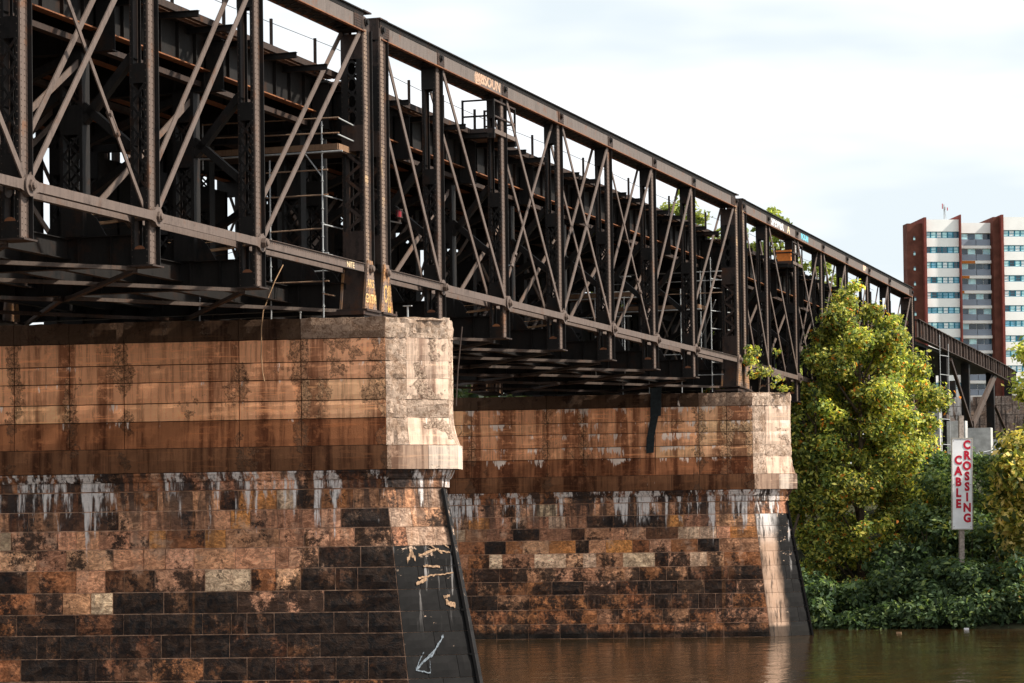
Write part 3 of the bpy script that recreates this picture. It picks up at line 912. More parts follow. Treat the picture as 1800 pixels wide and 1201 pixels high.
def diag(root, ya, za, yb, zb, xs, depth=.20, turn=None, name='diagonal_bar'):
    """eyebar pair between pins in the truss plane"""
    L = math.hypot(yb-ya, zb-za); ang = math.atan2(zb-za, yb-ya)
    key = ('eb', round(L, 2), depth)
    me = cached(key, lambda: eyebar_mesh(L, depth, depth*1.08, .045))
    for x in xs:
        o = ob(name, me, None, root, (x, ya, za), (ang, 0, 0))
        if turn is not None:
            def tb():
                mb = MB()
                for k, (a, b, r_) in enumerate(((-.42, -.28, .10), (-.28, .28, .0), (.28, .42, .10))):
                    if r_: mb.tube([(0, a, 0), (0, b, 0)], r_, 10)
                for sz in (-1, 1):
                    mb.bar((0, -.32, .095*sz), (0, .32, .095*sz), .07, .05, up=(0, 0, 1))
                return mb.mesh('turnbuckle', (S_BAR,))
            ob('turnbuckle', cached('tb', tb), None, o, (0, L*turn, 0))

def ibeam(mb, a, b, w, h, up=(0, 0, 1), t=.025, m=0, mf=None):
    a = Vector(a); b = Vector(b); mf = m if mf is None else mf
    mb.bar(a, b, t, h-2*t, up, m)
    u = Vector(up)
    d = (b-a).normalized(); sx = d.cross(u).normalized(); u = sx.cross(d)
    mb.bar(a+u*(h/2-t/2), b+u*(h/2-t/2), w, t, up, mf)
    mb.bar(a-u*(h/2-t/2), b-u*(h/2-t/2), w, t, up, mf)

def make_span(S, seed, label, detail=2, near_from=0, dz=0, tilt=0):
    r = random.Random(seed)
    root = tag(empty('truss_span', (0, S, dz), (tilt, 0, 0)), label, 'truss bridge', 'truss spans of the railway bridge')
    n = N
    # --- near truss and far truss
    for side, (cx, x0off, det) in enumerate(((CX, 0, detail), (FX, -2.84, 0))):
        nn = [n[0]+x0off] + n[1:7] + [n[7]+x0off]
        mir = side == 1
        for i in range(1, 7):
            if i < near_from and side == 0: continue
            make_post(root, nn[i], cx, det, mir)
        for i in (0, 7):
            e = ob('end_post', cached('end_post', end_post_mesh), None, root, (cx, nn[i]+.2, 0), (0, 0, math.pi if mir else 0))
            if det >= 1 and not mir: ob('rivets', cached('epr', end_post_rivets), None, e, kind='stuff')
            def zig():
                mb = MB(); z = 1.35; s_ = 1
                while z < 4.2:
                    z2 = min(z+.48, 4.25)
                    for yy in (-.375, .375):
                        mb.bar((-.30*s_, yy, z), (.30*s_, yy, z2), .014, .11, up=(0, 0, 1))
                    z = z2; s_ = -s_
                return mb.mesh('zigzag_lacing', (S_MID,))
            ob('zigzag_lacing', cached('zig', zig), None, e, kind='stuff')
            pd = ob('pedestal', cached('ped', pedestal_mesh), None, root, (cx, nn[i]+.2, 0), (0, 0, math.pi if mir else 0))
            if not mir: ob('rivets', cached('pedr', pedestal_rivets), None, pd, kind='stuff')
            # top cap of the end post
            ob('end_cap', cached('ecap', lambda: MB().box(-.50, .50, -.40, .40, H+.345, H+.40).box(-.43, .43, -.38, -.355, H-.4, H+.34).mesh('end_cap', (S_MID,))), None, root, (cx, nn[i]+.2, 0))
        for i in range(7):
            a, b = nn[i], nn[i+1]
            if i == 0: a += .0
            L = round(b-a, 3)
            s0, s1 = (.95 if i == 0 else .42), (.95 if i == 6 else .36)
            ch = ob('top_chord', cached(('ch', L, s0, s1), lambda: chord_mesh(L, s0, s1)), None, root, (cx, a, 0), (0, 0, 0) if not mir else (0, 0, 0))
            ob('lacing', cached(('chl', L), lambda: chord_lacing(L)), None, ch, kind='stuff')
            if det >= 1: ob('rivets', cached(('chr', L, s0, s1), lambda: chord_rivets(L, s0, s1)), None, ch, kind='stuff')
            # bottom chord
            if i in (0, 6):
                def strut():
                    mb = MB()
                    for x in (.40, -.40):
                        mb.box(x-.02, x+.02, .25, L-.25, -.15, .15, 0)
                        mb.box(x-.08, x+.08, .25, L-.25, -.165, -.15, 1)
                        mb.box(x-.08, x+.08, .25, L-.25, .15, .165, 0)
                    y = .35
                    while y < L-.3:
                        mb.rivet((.422, y, .07), (1, 0, 0), .022, .015, 2); y += .16
                    return mb.mesh('bottom_strut', (S_BAR, S_DARK, S_RIV))
                ob('bottom_strut', cached(('bs', L), strut), None, root, (cx, a+(.2 if i == 0 else 0), 0))
            else:
                me = cached(('be', L), lambda: eyebar_mesh(L))
                odd = .07 if i % 2 else 0
                for x in (.48-odd, -.44+odd):
                    ob('eyebar', me, None, root, (cx+x, a, 0))
                if i in (2, 3, 4):
                    for x in (.36-odd, -.30+odd): ob('eyebar', me, None, root, (cx+x, a, 0))
        for i in range(0, 8):
            y = nn[i] + (.2 if i in (0, 7) else 0)
            ob('pin', cached('pin', pin_mesh), None, root, (cx+.28 if not mir else cx+.2, y, 0))
            po = ob('chord_pin', cached('cpin', lambda: MB().tube([(-.9, 0, 0), (.10, 0, 0)], .15, 12).tube([(.10, 0, 0), (.17, 0, 0)], .10, 8).mesh('chord_pin', (S_DARK,))), None, root, (cx+.36, y + (.0 if i in (0, 7) else 0), H))
        xo = (cx+.36, cx-.36)
        def D(i, zi, j, zj, **k): diag(root, nn[i]+(.2 if i in (0, 7) else 0), zi, nn[j]+(.2 if j in (0, 7) else 0), zj, k.pop('xs', xo), **k)
        D(0, H, 1, 0); D(1, H, 2, 0); D(2, H, 3, 0); D(3, H, 4, 0)
        D(3, 0, 4, H); D(4, 0, 5, H); D(5, 0, 6, H); D(6, 0, 7, H)
        D(2, 0, 3, H, xs=(cx+.12,), depth=.15, turn=.22)
        D(4, H, 5, 0, xs=(cx+.12,), depth=.15, turn=.72)
    # --- cross frames, floor beams, inner columns
    COLX = (-2.75, -7.3, -11.9)
    def fb():
        mb = MB()
        ibeam(mb, (-.75, 0, -.98), (-14.0, 0, -.98), .34, .95, m=0)
        for k in range(12):
            x = -1.5 - k*1.08
            mb.box(x-.01, x+.01, -.14, .14, -1.42, -.52, 0)
        return mb.mesh('floor_beam', (S_DARK,))
    def column():
        mb = MB()
        for sx in (-.36, .36):
            mb.box(sx-.02, sx+.02, -.25, .25, -.5, 5.1, 0)
            for sy in (-.24, .24): mb.box(sx-.09 if sx > 0 else sx, sx if sx > 0 else sx+.09, sy-.012, sy+.012, -.5, 5.1, 0)
        for sy in (-.26, .26):
            for z0, z1 in ((4.1, 5.1), (2.6, 3.5), (-.5, .6)): mb.box(-.36, .36, sy-.008, sy+.008, z0, z1, 0)
            for (za, zb) in ((.6, 2.6), (3.5, 4.1)):
                k_ = max(1, round((zb-za)/.66)); st = (zb-za)/k_
                for k in range(k_):
                    mb.bar((-.3, sy, za+k*st), (.3, sy, za+(k+1)*st), .012, .07); mb.bar((.3, sy+.01, za+k*st), (-.3, sy+.01, za+(k+1)*st), .012, .07)
        # gusset plates at the foot
        for s_ in (1, -1):
            mb.hexa([(.36*s_, -.02, -.5), (1.05*s_, -.02, -.5), (1.05*s_, .02, -.5), (.36*s_, .02, -.5), (.36*s_, -.02, .35), (.72*s_, -.02, .05), (.72*s_, .02, .05), (.36*s_, .02, .35)], 0)
        return mb.mesh('inner_column', (S_DARK,))
    def crossb():
        mb = MB()
        ibeam(mb, (-1.35, 0, 5.95), (-13.2, 0, 5.95), .36, 1.7)
        for k in range(10):
            x = -2.0-k*1.1
            mb.box(x-.012, x+.012, -.15, .15, 5.15, 6.75)
        return mb.mesh('cross_girder', (S_DARK,))
    for i in range(1, 7):
        y = n[i]
        ob('floor_beam', cached('fb', fb), None, root, (0, y, 0))
        ob('cross_girder', cached('crossb', crossb), None, root, (0, y, 0))
        for x in COLX: ob('inner_column', cached('col', column), None, root, (x, y+.05, 0))
        for (a, b) in (((-2.4, 3.5), (-.75, 2.1)), ((-3.1, 3.9), (-6.9, 1.6)), ((-2.4, 3.0), (-.75, 4.9)), ((-7.0, 3.4), (-3.1, 4.9)), ((-7.7, 3.9), (-11.5, 1.6)), ((-12.3, 3.4), (-14.0, 2.1))):
            key = ('kb', a, b)
            ob('knee_brace', cached(key, lambda: MB().bar((a[0], 0, a[1]), (b[0], 0, b[1]), .30, .24).mesh('knee_brace', (S_DARK,))), None, root, (0, y, 0))
    for yy in (n[0]+.2, n[7]-.2):
        for x in COLX: ob('inner_column', cached('col', column), None, root, (x, yy, 0))
        ob('cross_girder', cached('crossb', crossb), None, root, (0, yy, 0))
        ob('floor_beam', cached('fb', fb), None, root, (0, yy, 0))
    # inner diagonals in the middle column row
    for i in range(1, 6):
        for (ya, za, yb, zb) in (((n[i], 0.0, n[i+1], 4.9)),):
            for x in (-7.55, -7.05, -2.5):
                ob('inner_diagonal', cached(('idg', round(n[i+1]-n[i], 2)), lambda: MB().bar((0, 0, 0), (0, yb-ya, 4.9), .05, .20, up=(0, 0, 1)).mesh('inner_diagonal', (S_PALE,))), None, root, (x, ya, 0))
            ob('inner_diagonal', cached(('idg2', round(n[i+1]-n[i], 2)), lambda: MB().bar((0, 0, 4.9), (0, yb-ya, 0), .05, .20, up=(0, 0, 1)).mesh('inner_diagonal', (S_PALE,))), None, root, (-7.3, ya, 0))
    # added dark plates that block sky gaps and darken the truss interior
    for i in range(7):
        a, b = n[i], n[i+1]
        for (x, f0, f1, z0, z1) in ((-12.1, .02, .80, -.5, 5.1),):
            if (i + int(-x)) % 4 == 0 and x != -12.1: continue
            mb = MB(); mb.box(-.012, .012, a+(b-a)*f0, a+(b-a)*f1, z0, z1)
            for k in range(5):
                y = a+(b-a)*(f0+(f1-f0)*k/4); mb.box(-.012, .10, y-.012, y+.012, z0, z1)
            ob('added_sky_blocker', mb.mesh('added_sky_blocker', (S_DARK,)), None, root, (x, 0, 0))
    # longitudinal girders of the upper deck
    LG = n[7]+.6
    def girder():
        mb = MB()
        mb.box(-.012, .012, -.3, LG, 5.80, 7.02, 0)
        for s_ in (-.16, .0): pass
        mb.box(-.17, .17, -.3, LG, 5.76, 5.80, 1)
        mb.box(-.17, .17, -.3, LG, 7.02, 7.06, 0)
        y = .4
        while y < LG:
            mb.box(-.13, .13, y-.012, y+.012, 5.80, 7.02, 0); y += 1.33
        return mb.mesh('deck_girder', (S_DARK, S_RUST))
    for x in (-2.0, -4.5, -7.3, -10.1, -12.7):
        ob('deck_girder', cached('girder', girder), None, root, (x, 0, 0))
    ob('lower_longitudinal', cached('ll', lambda: MB().box(-.14, .14, 0, n[7], 5.28, 5.46).mesh('lower_longitudinal', (S_MID,))), None, root, (-2.3, 0, 0))
    ob('lower_longitudinal', cached('ll', None), None, root, (-6.9, 0, 0))
    ob('deck_floor', cached('dfl', lambda: MB().box(-13.2, -2.05, -.3, LG, 7.08, 7.20).mesh('deck_floor', (S_DARK,))), None, root)
    # walkway strips along the deck edge
    for x, w in ((-1.38, .20), (-1.64, .20), (-1.90, .20)):
        ob('walkway_plank', cached('wp', lambda: MB().box(-.10, .10, -.2, LG, 7.06, 7.13).mesh('walkway_plank', (S_PLANKM,))), None, root, (x, 0, 0))
    ob('deck_edge_beam', cached('deb', lambda: MB().box(-.05, .05, -.2, LG, 7.0, 7.22).mesh('deck_edge_beam', (S_MID,))), None, root, (-1.20, 0, 0))
    # outrigger brackets
    def outr(L):
        mb = MB(); ibeam(mb, (0, 0, 0), (-L, 0, 0), .16, .20, t=.02, m=0)
        return mb.mesh('outrigger', (S_DARK,))
    for i in range(7):
        if i < near_from - 1: continue
        k = 0
        for off in (1.35, 3.95, 6.55):
            y = n[i] + off
            if y > n[i+1]-.7: continue
            tip = (-.55, -.38, -.30)[k % 3]; k += 1
            Lo = 1.75
            ob('outrigger', cached(('outr', Lo), lambda: outr(Lo)), None, root, (tip, y, 6.88), (0, math.radians(r.uniform(-1, 1)), 0))
    k = 0; y = 3.0
    while y < n[7]:
        ob('rail_post', cached('rp', lambda: MB().box(-.045, .045, -.045, .045, 7.0, 8.28).mesh('rail_post', (S_MID,))), None, root, (-1.5, y, 0)); y += 4.0
    # lower floor stringers and laterals
    for x in (-3.0, -4.6, -6.2, -8.4, -10.0, -11.6):
        ob('stringer', cached('strg', lambda: (lambda m_: (ibeam(m_, (0, .2, -.85), (0, n[7]-.2, -.85), .26, .62), m_)[1])(MB()).mesh('stringer', (S_DARK,))), None, root, (x, 0, 0))
    for i in range(0, 7):
        a, b = n[i], n[i+1]
        for (p, q, zz, m_) in (((-.75, b), (-7.2, a), -1.52, S_LAT), ((-.75, a), (-7.2, b), -1.58, S_MID), ((-7.3, a), (-13.8, b), -1.52, S_MID), ((-7.3, b), (-13.8, a), -1.58, S_MID)):
            key = ('lat', round(p[1]-q[1], 2), p[0], m_.name)
            ob('lateral_brace', cached(key, lambda: MB().bar((0, 0, 0), (q[0]-p[0], q[1]-p[1], 0), .16, .12).mesh('lateral_brace', (m_,))), None, root, (p[0], p[1], zz))
    return root

L0 = 57.75
span2 = make_span(-.3, 2, 'middle truss span between the two stone piers, with an empty railed platform', 2)
span1 = make_span(-.3-L0, 1, 'nearest truss span entering from the upper left and ending on the nearer pier', 2, near_from=3)
span3 = make_span(-.3+L0, 3, 'farthest truss span running behind the tree, with an orange box on its platform', 1, dz=-.09, tilt=-math.radians(.42))

# ------------------------------------------------------------------ lettering and graffiti
def text_mesh(s, size, ext=.004, bold=0.0, shear=0.0, sx=1.0):
    cu = bpy.data.curves.new('txt', 'FONT'); cu.body = s; cu.size = size; cu.extrude = ext; cu.offset = bold; cu.shear = shear
    cu.align_x = 'CENTER'; cu.align_y = 'CENTER'; cu.resolution_u = 3
    o = bpy.data.objects.new('txt', cu); C.objects.link(o)
    dg = bpy.context.evaluated_depsgraph_get()
    me = bpy.data.meshes.new_from_object(o.evaluated_get(dg))
    C.objects.unlink(o); bpy.data.objects.remove(o)
    if sx != 1.0:
        for v in me.vertices: v.co.x *= sx
    return me
def paint(col, rough=.7): return simple('paint_%d_%d_%d' % tuple(int(c*99) for c in col), col, rough, .2, .3, 9)
RX = (math.pi/2, 0, math.pi/2)        # text facing +X reading towards +Y
def graffiti(root, s, size, x, y, z, col, bold=0.0, shear=.0, sx=1.0, name='graffiti', rot=RX):
    return ob(name, text_mesh(s, size, .003, bold, shear, sx), paint(col), root, (x, y, z), rot)
CF = CX+.402
graffiti(span2, '@BSOUN', .62, CF, 12.4, H-.02, (.50, .34, .24), .006, .1, 1.25)
graffiti(span2, '@BSOUN', .60, CF-.0015, 12.47, H-.04, (.42, .26, .18), .016, .1, 1.25)
graffiti(span3, 'SPEWER', .72, CF, 9.2, H-.02, (.70, .70, .72), .03, 0, 1.30)
graffiti(span3, 'A', .70, CF, 12.3, H-.03, (.85, .62, .42), .02, 0, 1.5)
graffiti(span3, 'NOURI', .60, CF, 17.0, H-.0, (.18, .55, .68), .03, 0, 1.15)
graffiti(span3, 'BP', .5, CF, 37.0, H-.02, (.75, .50, .36), .03, 0, 2.0)
graffiti(span1, 'NITE', .30, CX+.426, 54.5, -.01, (.85, .62, .38), .004, 0, 1.15)
graffiti(span1, 'AKS', .42, CX+.496, 56.28, -.55, (.75, .48, .20), .004, 0, .85)
graffiti(span1, 'GNTM', .46, CX+.496, 56.28, -1.10, (.80, .52, .22), .004, 0, .80)
graffiti(span2, 'OJI', .95, CX+.496, .2, -.82, (.72, .44, .16), -.002, 0, .55)
graffiti(span2, 'M', .30, CX+.496, .42, -1.34, (.80, .42, .08), .01, 0, 1.2)
# small stencilled marks on the laterals
for sp_, i in ((span1, 4), (span1, 5), (span1, 6), (span2, 2), (span2, 3)):
    p = Vector((-.75, N[i], 0)); q = Vector((-7.2, N[i-1], 0)); d = (q-p).normalized(); c = p + d*2.4
    s_ = d.cross(Vector((0, 0, 1)))
    ob('stencil_mark', text_mesh('263 L', .12, .001), paint((.02, .02, .02)), sp_, (c.x + .072*-d.y*-1*0 + .081*(-d.y if -d.y > 0 else d.y)*-1*0, c.y - .085, -1.52), (math.pi/2, 0, math.atan2(-d.y, -d.x)))

# ------------------------------------------------------------------ railed refuge platforms
def platform(root, yc, crate=False):
    y0, y1 = yc-2.1, yc+.75
    z = 6.98
    mb = MB()
    for k in range(12):
        x = -.15-k*.11
        mb.box(x-.05, x+.05, y0, y1, z, z+.04)
    ob('platform_floor', mb.mesh('platform_floor', (S_PLANKM,)), None, root)
    ob('platform_beam', MB().box(-1.5, -.05, y0-.05, y0+.05, z-.22, z).mesh('platform_beam', (S_DARK,)), None, root)
    ob('platform_beam', MB().box(-1.5, -.05, y1-.05, y1+.05, z-.22, z).mesh('platform_beam', (S_DARK,)), None, root)
    ob('kick_board', MB().box(-.10, -.06, y0, y1, z, z+.18).mesh('kick_board', (S_PALE,)), None, root)
    ob('kick_board', MB().box(-1.5, -.12, y0-.03, y0+.01, z+.0, z+.20).mesh('kick_board', (S_MID,)), None, root)
    for (x, y) in ((-.10, y0), (-.10, y1), (-1.45, y0), (-1.45, y1)):
        ob('platform_rail_post', MB().box(x-.04, x+.04, y-.04, y+.04, z, z+1.42).mesh('platform_rail_post', (S_DARK,)), None, root)
    for zz in (.72, 1.38):
        ob('platform_rail', MB().box(-1.45, -.10, y0-.03, y0+.03, z+zz-.035, z+zz+.035).mesh('platform_rail', (S_DARK,)), None, root)
        ob('platform_rail', MB().box(-.13, -.07, y0, y1, z+zz-.035, z+zz+.035).mesh('platform_rail', (S_MID,)), None, root)
        ob('platform_rail', MB().box(-1.45, -.15, y1-.03, y1+.03, z+zz-.035, z+zz+.035).mesh('platform_rail', (S_MID,)), None, root)
platform(span2, 15.4)
platform(span3, 15.6)

def barrel_box():
    y = -.3+L0+14.2; z = 6.86
    t = tag(empty('storage_box', (-.72, y, z)), 'orange lidded storage box on the railed platform of the farthest span', 'storage box')
    OR = simple('orange_plastic', (.75, .22, .03), .5, .4, .1)
    ob('box_body', MB().box(-.45, .45, -.30, .55, .03, .62).mesh('box_body', (OR,)), None, t)
    ob('box_lid', MB().box(-.48, .48, -.33, .58, .66, .84).mesh('box_lid', (OR,)), None, t)
    ob('box_rim', MB().box(-.46, .46, -.31, .56, .62, .66).mesh('box_rim', (simple('orange_rim', (.45, .12, .02)),)), None, t)
    b = tag(empty('striped_barrier', (-.16, y+1.2, z+.72)), 'orange and white striped barrier panel tied to the platform rail of the farthest span', 'barrier')
    for k in range(7):
        ob('stripe', cached('stripe%d' % (k % 2), lambda: MB().box(-.015, .015, -.08, .08, 0, .5).mesh('stripe', (simple('stripe_white' if k % 2 == 0 else 'stripe_orange', (.85, .84, .82) if k % 2 == 0 else (.80, .22, .05)),))), None, b, (0, -.55+k*.17, 0))
barrel_box()

# ------------------------------------------------------------------ bearings on the pier tops
for (x, y, lb) in ((CX, -.75, 'nearer pier'), (CX, 57.0, 'second pier')):
    t = tag(empty('bearing_grillage', (x, y, -1.86)), 'stack of rusty steel bearing plates on the %s under the truss feet' % lb, 'bearing plate', 'bearing plates on the piers')
    zo = 0 if y < 10 else -.08
    ob('bearing_plate', MB().box(-1.1, .55, -1.9, 1.9, .16, .29).mesh('bearing_plate', (S_MID,)), None, t, (0, 0, zo))
    ob('bearing_plate', MB().box(-.95, .50, -1.75, 1.75, .02, .15).mesh('bearing_plate', (S_DARK,)), None, t, (0, 0, zo))
    ob('concrete_pad', MB().box(-.25, .62, -.9, 1.85, -.03, .14).mesh('concrete_pad', (SPALL,)), None, t, (0.05, 0, zo), col=(.6, .5, .42, 1))
    ob('anchor_bolt', MB().tube([(.45, .2, 0), (.45, .2, .55)], .035, 6).mesh('anchor_bolt', (S_DARK,)), None, t)
    ob('anchor_bolt', MB().tube([(.45, 1.6, 0), (.5, 1.55, .5)], .035, 6).mesh('anchor_bolt', (S_PALE,)), None, t)
# far-side pedestals rest on timbers between spans (dark)
t = tag(empty('jack_stand', (1.5, -1.9, -1.84)), 'small grey screw jack standing on top of the nearer pier', 'jack stand')
ob('jack_screw', MB().tube([(0, 0, 0), (0, 0, .42)], .035, 8).mesh('jack_screw', (S_GALV,)), None, t)
ob('jack_plate', MB().box(-.16, .16, -.06, .06, .42, .45).mesh('jack_plate', (S_GALV,)), None, t)
ob('jack_foot', MB().box(-.1, .1, -.1, .1, 0, .03).mesh('jack_foot', (S_GALV,)), None, t)

# ------------------------------------------------------------------ scaffolds
def scaffold(root_loc, label, corners, levels, plat, hgt):
    root = tag(empty('tube_scaffold', root_loc), label, 'scaffold', 'tube scaffolds under the bridge deck')
    for (x, y, z1) in corners:
        ob('standard_tube', MB().tube([(x, y, 0), (x, y, z1)], .030, 8).mesh('standard_tube', (S_GALV,)), None, root)
        ob('base_plate', MB().box(x-.14, x+.14, y-.14, y+.14, -.0, .03).mesh('base_plate', (S_MID,)), None, root)
        z = .45
        mb = MB()
        while z < z1-.1:
            mb.disc((x, y, z), .055, .03, (0, 0, 1), 8); z += .5
        ob('couplers', mb.mesh('couplers', (S_GALV,)), None, root)
    for (a, b, m_) in levels:
        ob('ledger_tube', MB().tube([a, b], .027, 8).mesh('ledger_tube', (m_,)), None, root)
    for (x0, x1, y0, y1, z) in plat:
        n_ = 5
        for k in range(n_):
            ya = y0+(y1-y0)*k/n_
            ob('scaffold_board', MB().box(x0, x1, ya+.01, ya+(y1-y0)/n_-.01, z, z+.05).mesh('scaffold_board', (S_MID,)), None, root)
        ob('toe_board', MB().box(x0, x1, y0-.05, y0-.01, z+.05, z+.27).mesh('toe_board', (S_TIMBER,)), None, root)
        ob('toe_board', MB().box(x1+.0, x1+.04, y0, y1, z+.05, z+.27).mesh('toe_board', (S_TIMBER,)), None, root)
        ob('platform_edge_tube', MB().tube([(x0-.1, y0-.08, z-.02), (x1+.2, y0-.08, z-.02)], .035, 8).mesh('platform_edge_tube', (S_GALV,)), None, root)
    return root
G, Rr = S_GALV, S_TUBER
sc_x = (-1.22, -3.25)
scaffold((0, -3.2, -1.86), 'galvanised tube scaffold tower with timber platform behind the last panel of the nearest span',
    [(-1.22, 0, 7.1), (-3.25, 0, 5.8), (-2.95, 2.0, 4.2), (-1.1, 2.0, 6.6), (-6.2, 0.3, 5.5)],
    [((-3.4, 0, z), (-1.0, 0, z), m_) for z, m_ in ((1.35, Rr), (2.35, G), (4.45, Rr), (5.35, Rr))] +
    [((-1.22, -.05, z), (-1.15, 2.2, z), m_) for z, m_ in ((.9, Rr), (2.35, G), (4.45, G), (3.4, G))] +
    [((-5.9, 0, 7.25), (-.55, 0, 7.2), Rr), ((-5.9, 0, 6.75), (-.55, 0, 6.65), Rr), ((-.6, 0, 7.2), (-.35, 1.3, 7.0), G), ((-.6, 0, 6.6), (-.3, 1.6, 6.4), G),
     ((-1.22, 0, 5.1), (-1.9, 0, 6.0), G), ((-3.25, 0, 3.2), (-1.2, 0, 3.25), Rr), ((-5.9, .05, 5.6), (-5.9, .05, 7.3), G), ((-3.2, 2, 1.9), (-1, 2, 1.95), G)],
    [(-5.9, -.6, 0, 1.7, 6.0)], 7)
scaffold((0, 54.6, -1.84), 'galvanised tube scaffold tower standing on the second pier behind the diagonals',
    [(-1.35, .4, 7.6), (-3.1, .4, 5.9), (-2.4, 2.2, 7.2), (-5.0, .4, 6.3), (-6.6, .6, 6.0)],
    [((-7.0, .4, z), (-.7, .4, z), m_) for z, m_ in ((1.0, G), (2.2, G), (5.6, Rr), (6.3, G), (6.8, G))] +
    [((-1.35, .3, z), (-.7, 2.3, z), G) for z in (1.7, 2.3, 3.6, 4.6, 5.9, 6.4)] + [((-2.4, 2.2, 3.2), (-1.1, .5, 5.2), G)],
    [(-6.8, -2.0, .1, 1.8, 4.7)], 7)
scaffold((0, 45.0, -1.5), 'tube scaffold hung inside the second half of the middle span above the water',
    [(-5.2, 0, 6.2), (-3.6, 0, 4.6)],
    [((-6.5, 0, z), (-3.2, 0, z), G) for z in (3.3, 4.6, 5.4)], [(-7.2, -2.6, 0, 1.6, 4.3)], 6)

# ------------------------------------------------------------------ small hung things
NAVR = simple('red_lens', (.30, .012, .02), .3, .4)
t = tag(empty('navigation_light', (-.50, 2.7, 2.38)), 'red navigation light in a small cage on a bracket beside the nearer end posts', 'lamp')
ob('lens', MB().tube([(0, 0, 0), (0, 0, .26)], .10, 10).mesh('lens', (NAVR,)), None, t)
ob('cage', MB().tube([(0, 0, .26), (0, 0, .30)], .15, 10).tube([(0, 0, -.03), (0, 0, 0)], .15, 10).tube([(0, 0, -.2), (0, 0, -.03)], .07, 8).tube([(.13, 0, 0), (.13, 0, .28)], .012, 5).tube([(-.13, 0, 0), (-.13, 0, .28)], .012, 5).tube([(0, -.13, 0), (0, -.13, .28)], .012, 5).mesh('cage', (S_MID,)), None, t)
ob('bracket', MB().bar((.05, .1, -.22), (-.25, -2.6, -.26), .05, .05).mesh('bracket', (S_DARK,)), None, t)

def hang(name, pts, r, mat, label, cat, n=7):
    o = ob(name, MB().tube(pts, r, n).mesh(name, (mat,)), None); tag(o, label, cat); return o
ROPEM = simple('tan_rope', (.42, .26, .15), .8, .1)
hang('rope', [(-2.6, -3.6, .1), (-2.75, -4.0, -.5), (-2.95, -4.15, -1.1), (-3.1, -4.28, -1.6), (-3.15, -4.33, -2.2), (-3.17, -4.32, -3.2), (-3.12, -4.33, -3.8), (-3.05, -4.33, -4.1)], .02, ROPEM, 'tan rope hanging down the concrete face of the nearer pier', 'rope')
hang('steel_rod', [(2.35, 1.6, -1.95), (2.3, 1.2, -3.6), (2.28, 1.0, -4.9)], .025, S_MID, 'thin rusty rod dangling just right of the nearer pier corner', 'rod')
def cloth():
    mb = MB(); O = Vector((.30, 55.24, 0))
    def Wp(u, v, z): p = O + Uv*u - Nv*v; return (p.x, p.y, z)
    mb.hexa([Wp(-5.15, -.22, -3.15), Wp(-4.55, -.22, -3.1), Wp(-4.55, -.12, -3.1), Wp(-5.15, -.12, -3.15), Wp(-5.1, -.25, -1.55), Wp(-4.5, -.25, -1.5), Wp(-4.5, -.1, -1.5), Wp(-5.1, -.1, -1.55)])
    mb.hexa([Wp(-5.42, -.20, -5.2), Wp(-5.0, -.20, -5.15), Wp(-5.0, -.1, -5.15), Wp(-5.42, -.1, -5.2), Wp(-5.38, -.21, -4.3), Wp(-4.92, -.21, -4.3), Wp(-4.92, -.1, -4.3), Wp(-5.38, -.1, -4.3)])
    mb.hexa([Wp(-5.36, -.20, -4.3), Wp(-4.95, -.20, -4.3), Wp(-4.95, -.1, -4.3), Wp(-5.36, -.1, -4.3), Wp(-5.12, -.20, -3.1), Wp(-4.7, -.20, -3.1), Wp(-4.7, -.1, -3.1), Wp(-5.12, -.1, -3.1)])
    return mb.mesh('downpipe', (simple('black_rubber', (.012, .018, .020), .55, .3, .4),))
tag(ob('downpipe', cloth(), None), 'black square downpipe bent over the edge of the second pier', 'downpipe')

# bundles of sagging service cables inside the nearest span
for (y, x0, x1, z) in ((-19.3, -.6, -2.6, .02), (-11.3, -.6, -2.8, -.05), (-27.2, -.6, -2.6, .15), (14.4, -.6, -2.6, -.2), (22.5, -.6, -2.6, -.3)):
    t = tag(empty('cable_bundle', (0, y, z)), 'sagging tan service cables strung inside the truss at %s' % {-19.3: 'second post from left', -11.3: 'third post from left', -27.2: 'leftmost post', 14.4: 'second post past nearer pier', 22.5: 'third post past nearer pier'}[y], 'cables', 'service cables inside the spans')
    for k in range(6):
        pts = []
        sag = .12+.06*k*(1 if k % 2 else .4)
        for j in range(9):
            f = j/8; pts.append((x0+(x1-x0-.8)*f, -.25+.5*f, .35-.09*k - sag*4*f*(1-f)*.5))
        ob('cable', MB().tube(pts, .035 if k == 4 else .012, 5).mesh('cable', (ROPEM if k in (1, 3, 4) else S_MID,)), None, t)

# power lines past the bridge
WIREM = simple('wire', (.12, .13, .14), .6, .3)
for (x, z0, lb) in ((-6, 10.45, 'upper of two thin wires running behind the top chord'), (-6, 9.3, 'lower of two thin wires running behind the top chord')):
    pts = [(x, -60+j*10, z0 - .25*abs(math.sin(j*.9))) for j in range(20)]
    o = ob('overhead_wire', MB().tube(pts, .016, 5).mesh('overhead_wire', (WIREM,)), None); tag(o, lb, 'wire', 'overhead wires behind the bridge')
for k, y in enumerate((-2.2, -1.75)):
    yy = y
    t = ob('bird', MB().tube([(0, -.10, 0), (0, -.05, .03), (0, .03, .03), (0, .12, -.03)], [.02, .055, .05, .012], 6).disc((0, -.08, .07), .035, .05, (0, 0, 1), 6).mesh('bird', (WIREM,)), None, None, (-6, yy, 9.24+.05))
    tag(t, 'small dark bird perched on the lower wire, the %s one of the pair' % ('left' if k == 0 else 'right'), 'bird', 'birds on the wire')

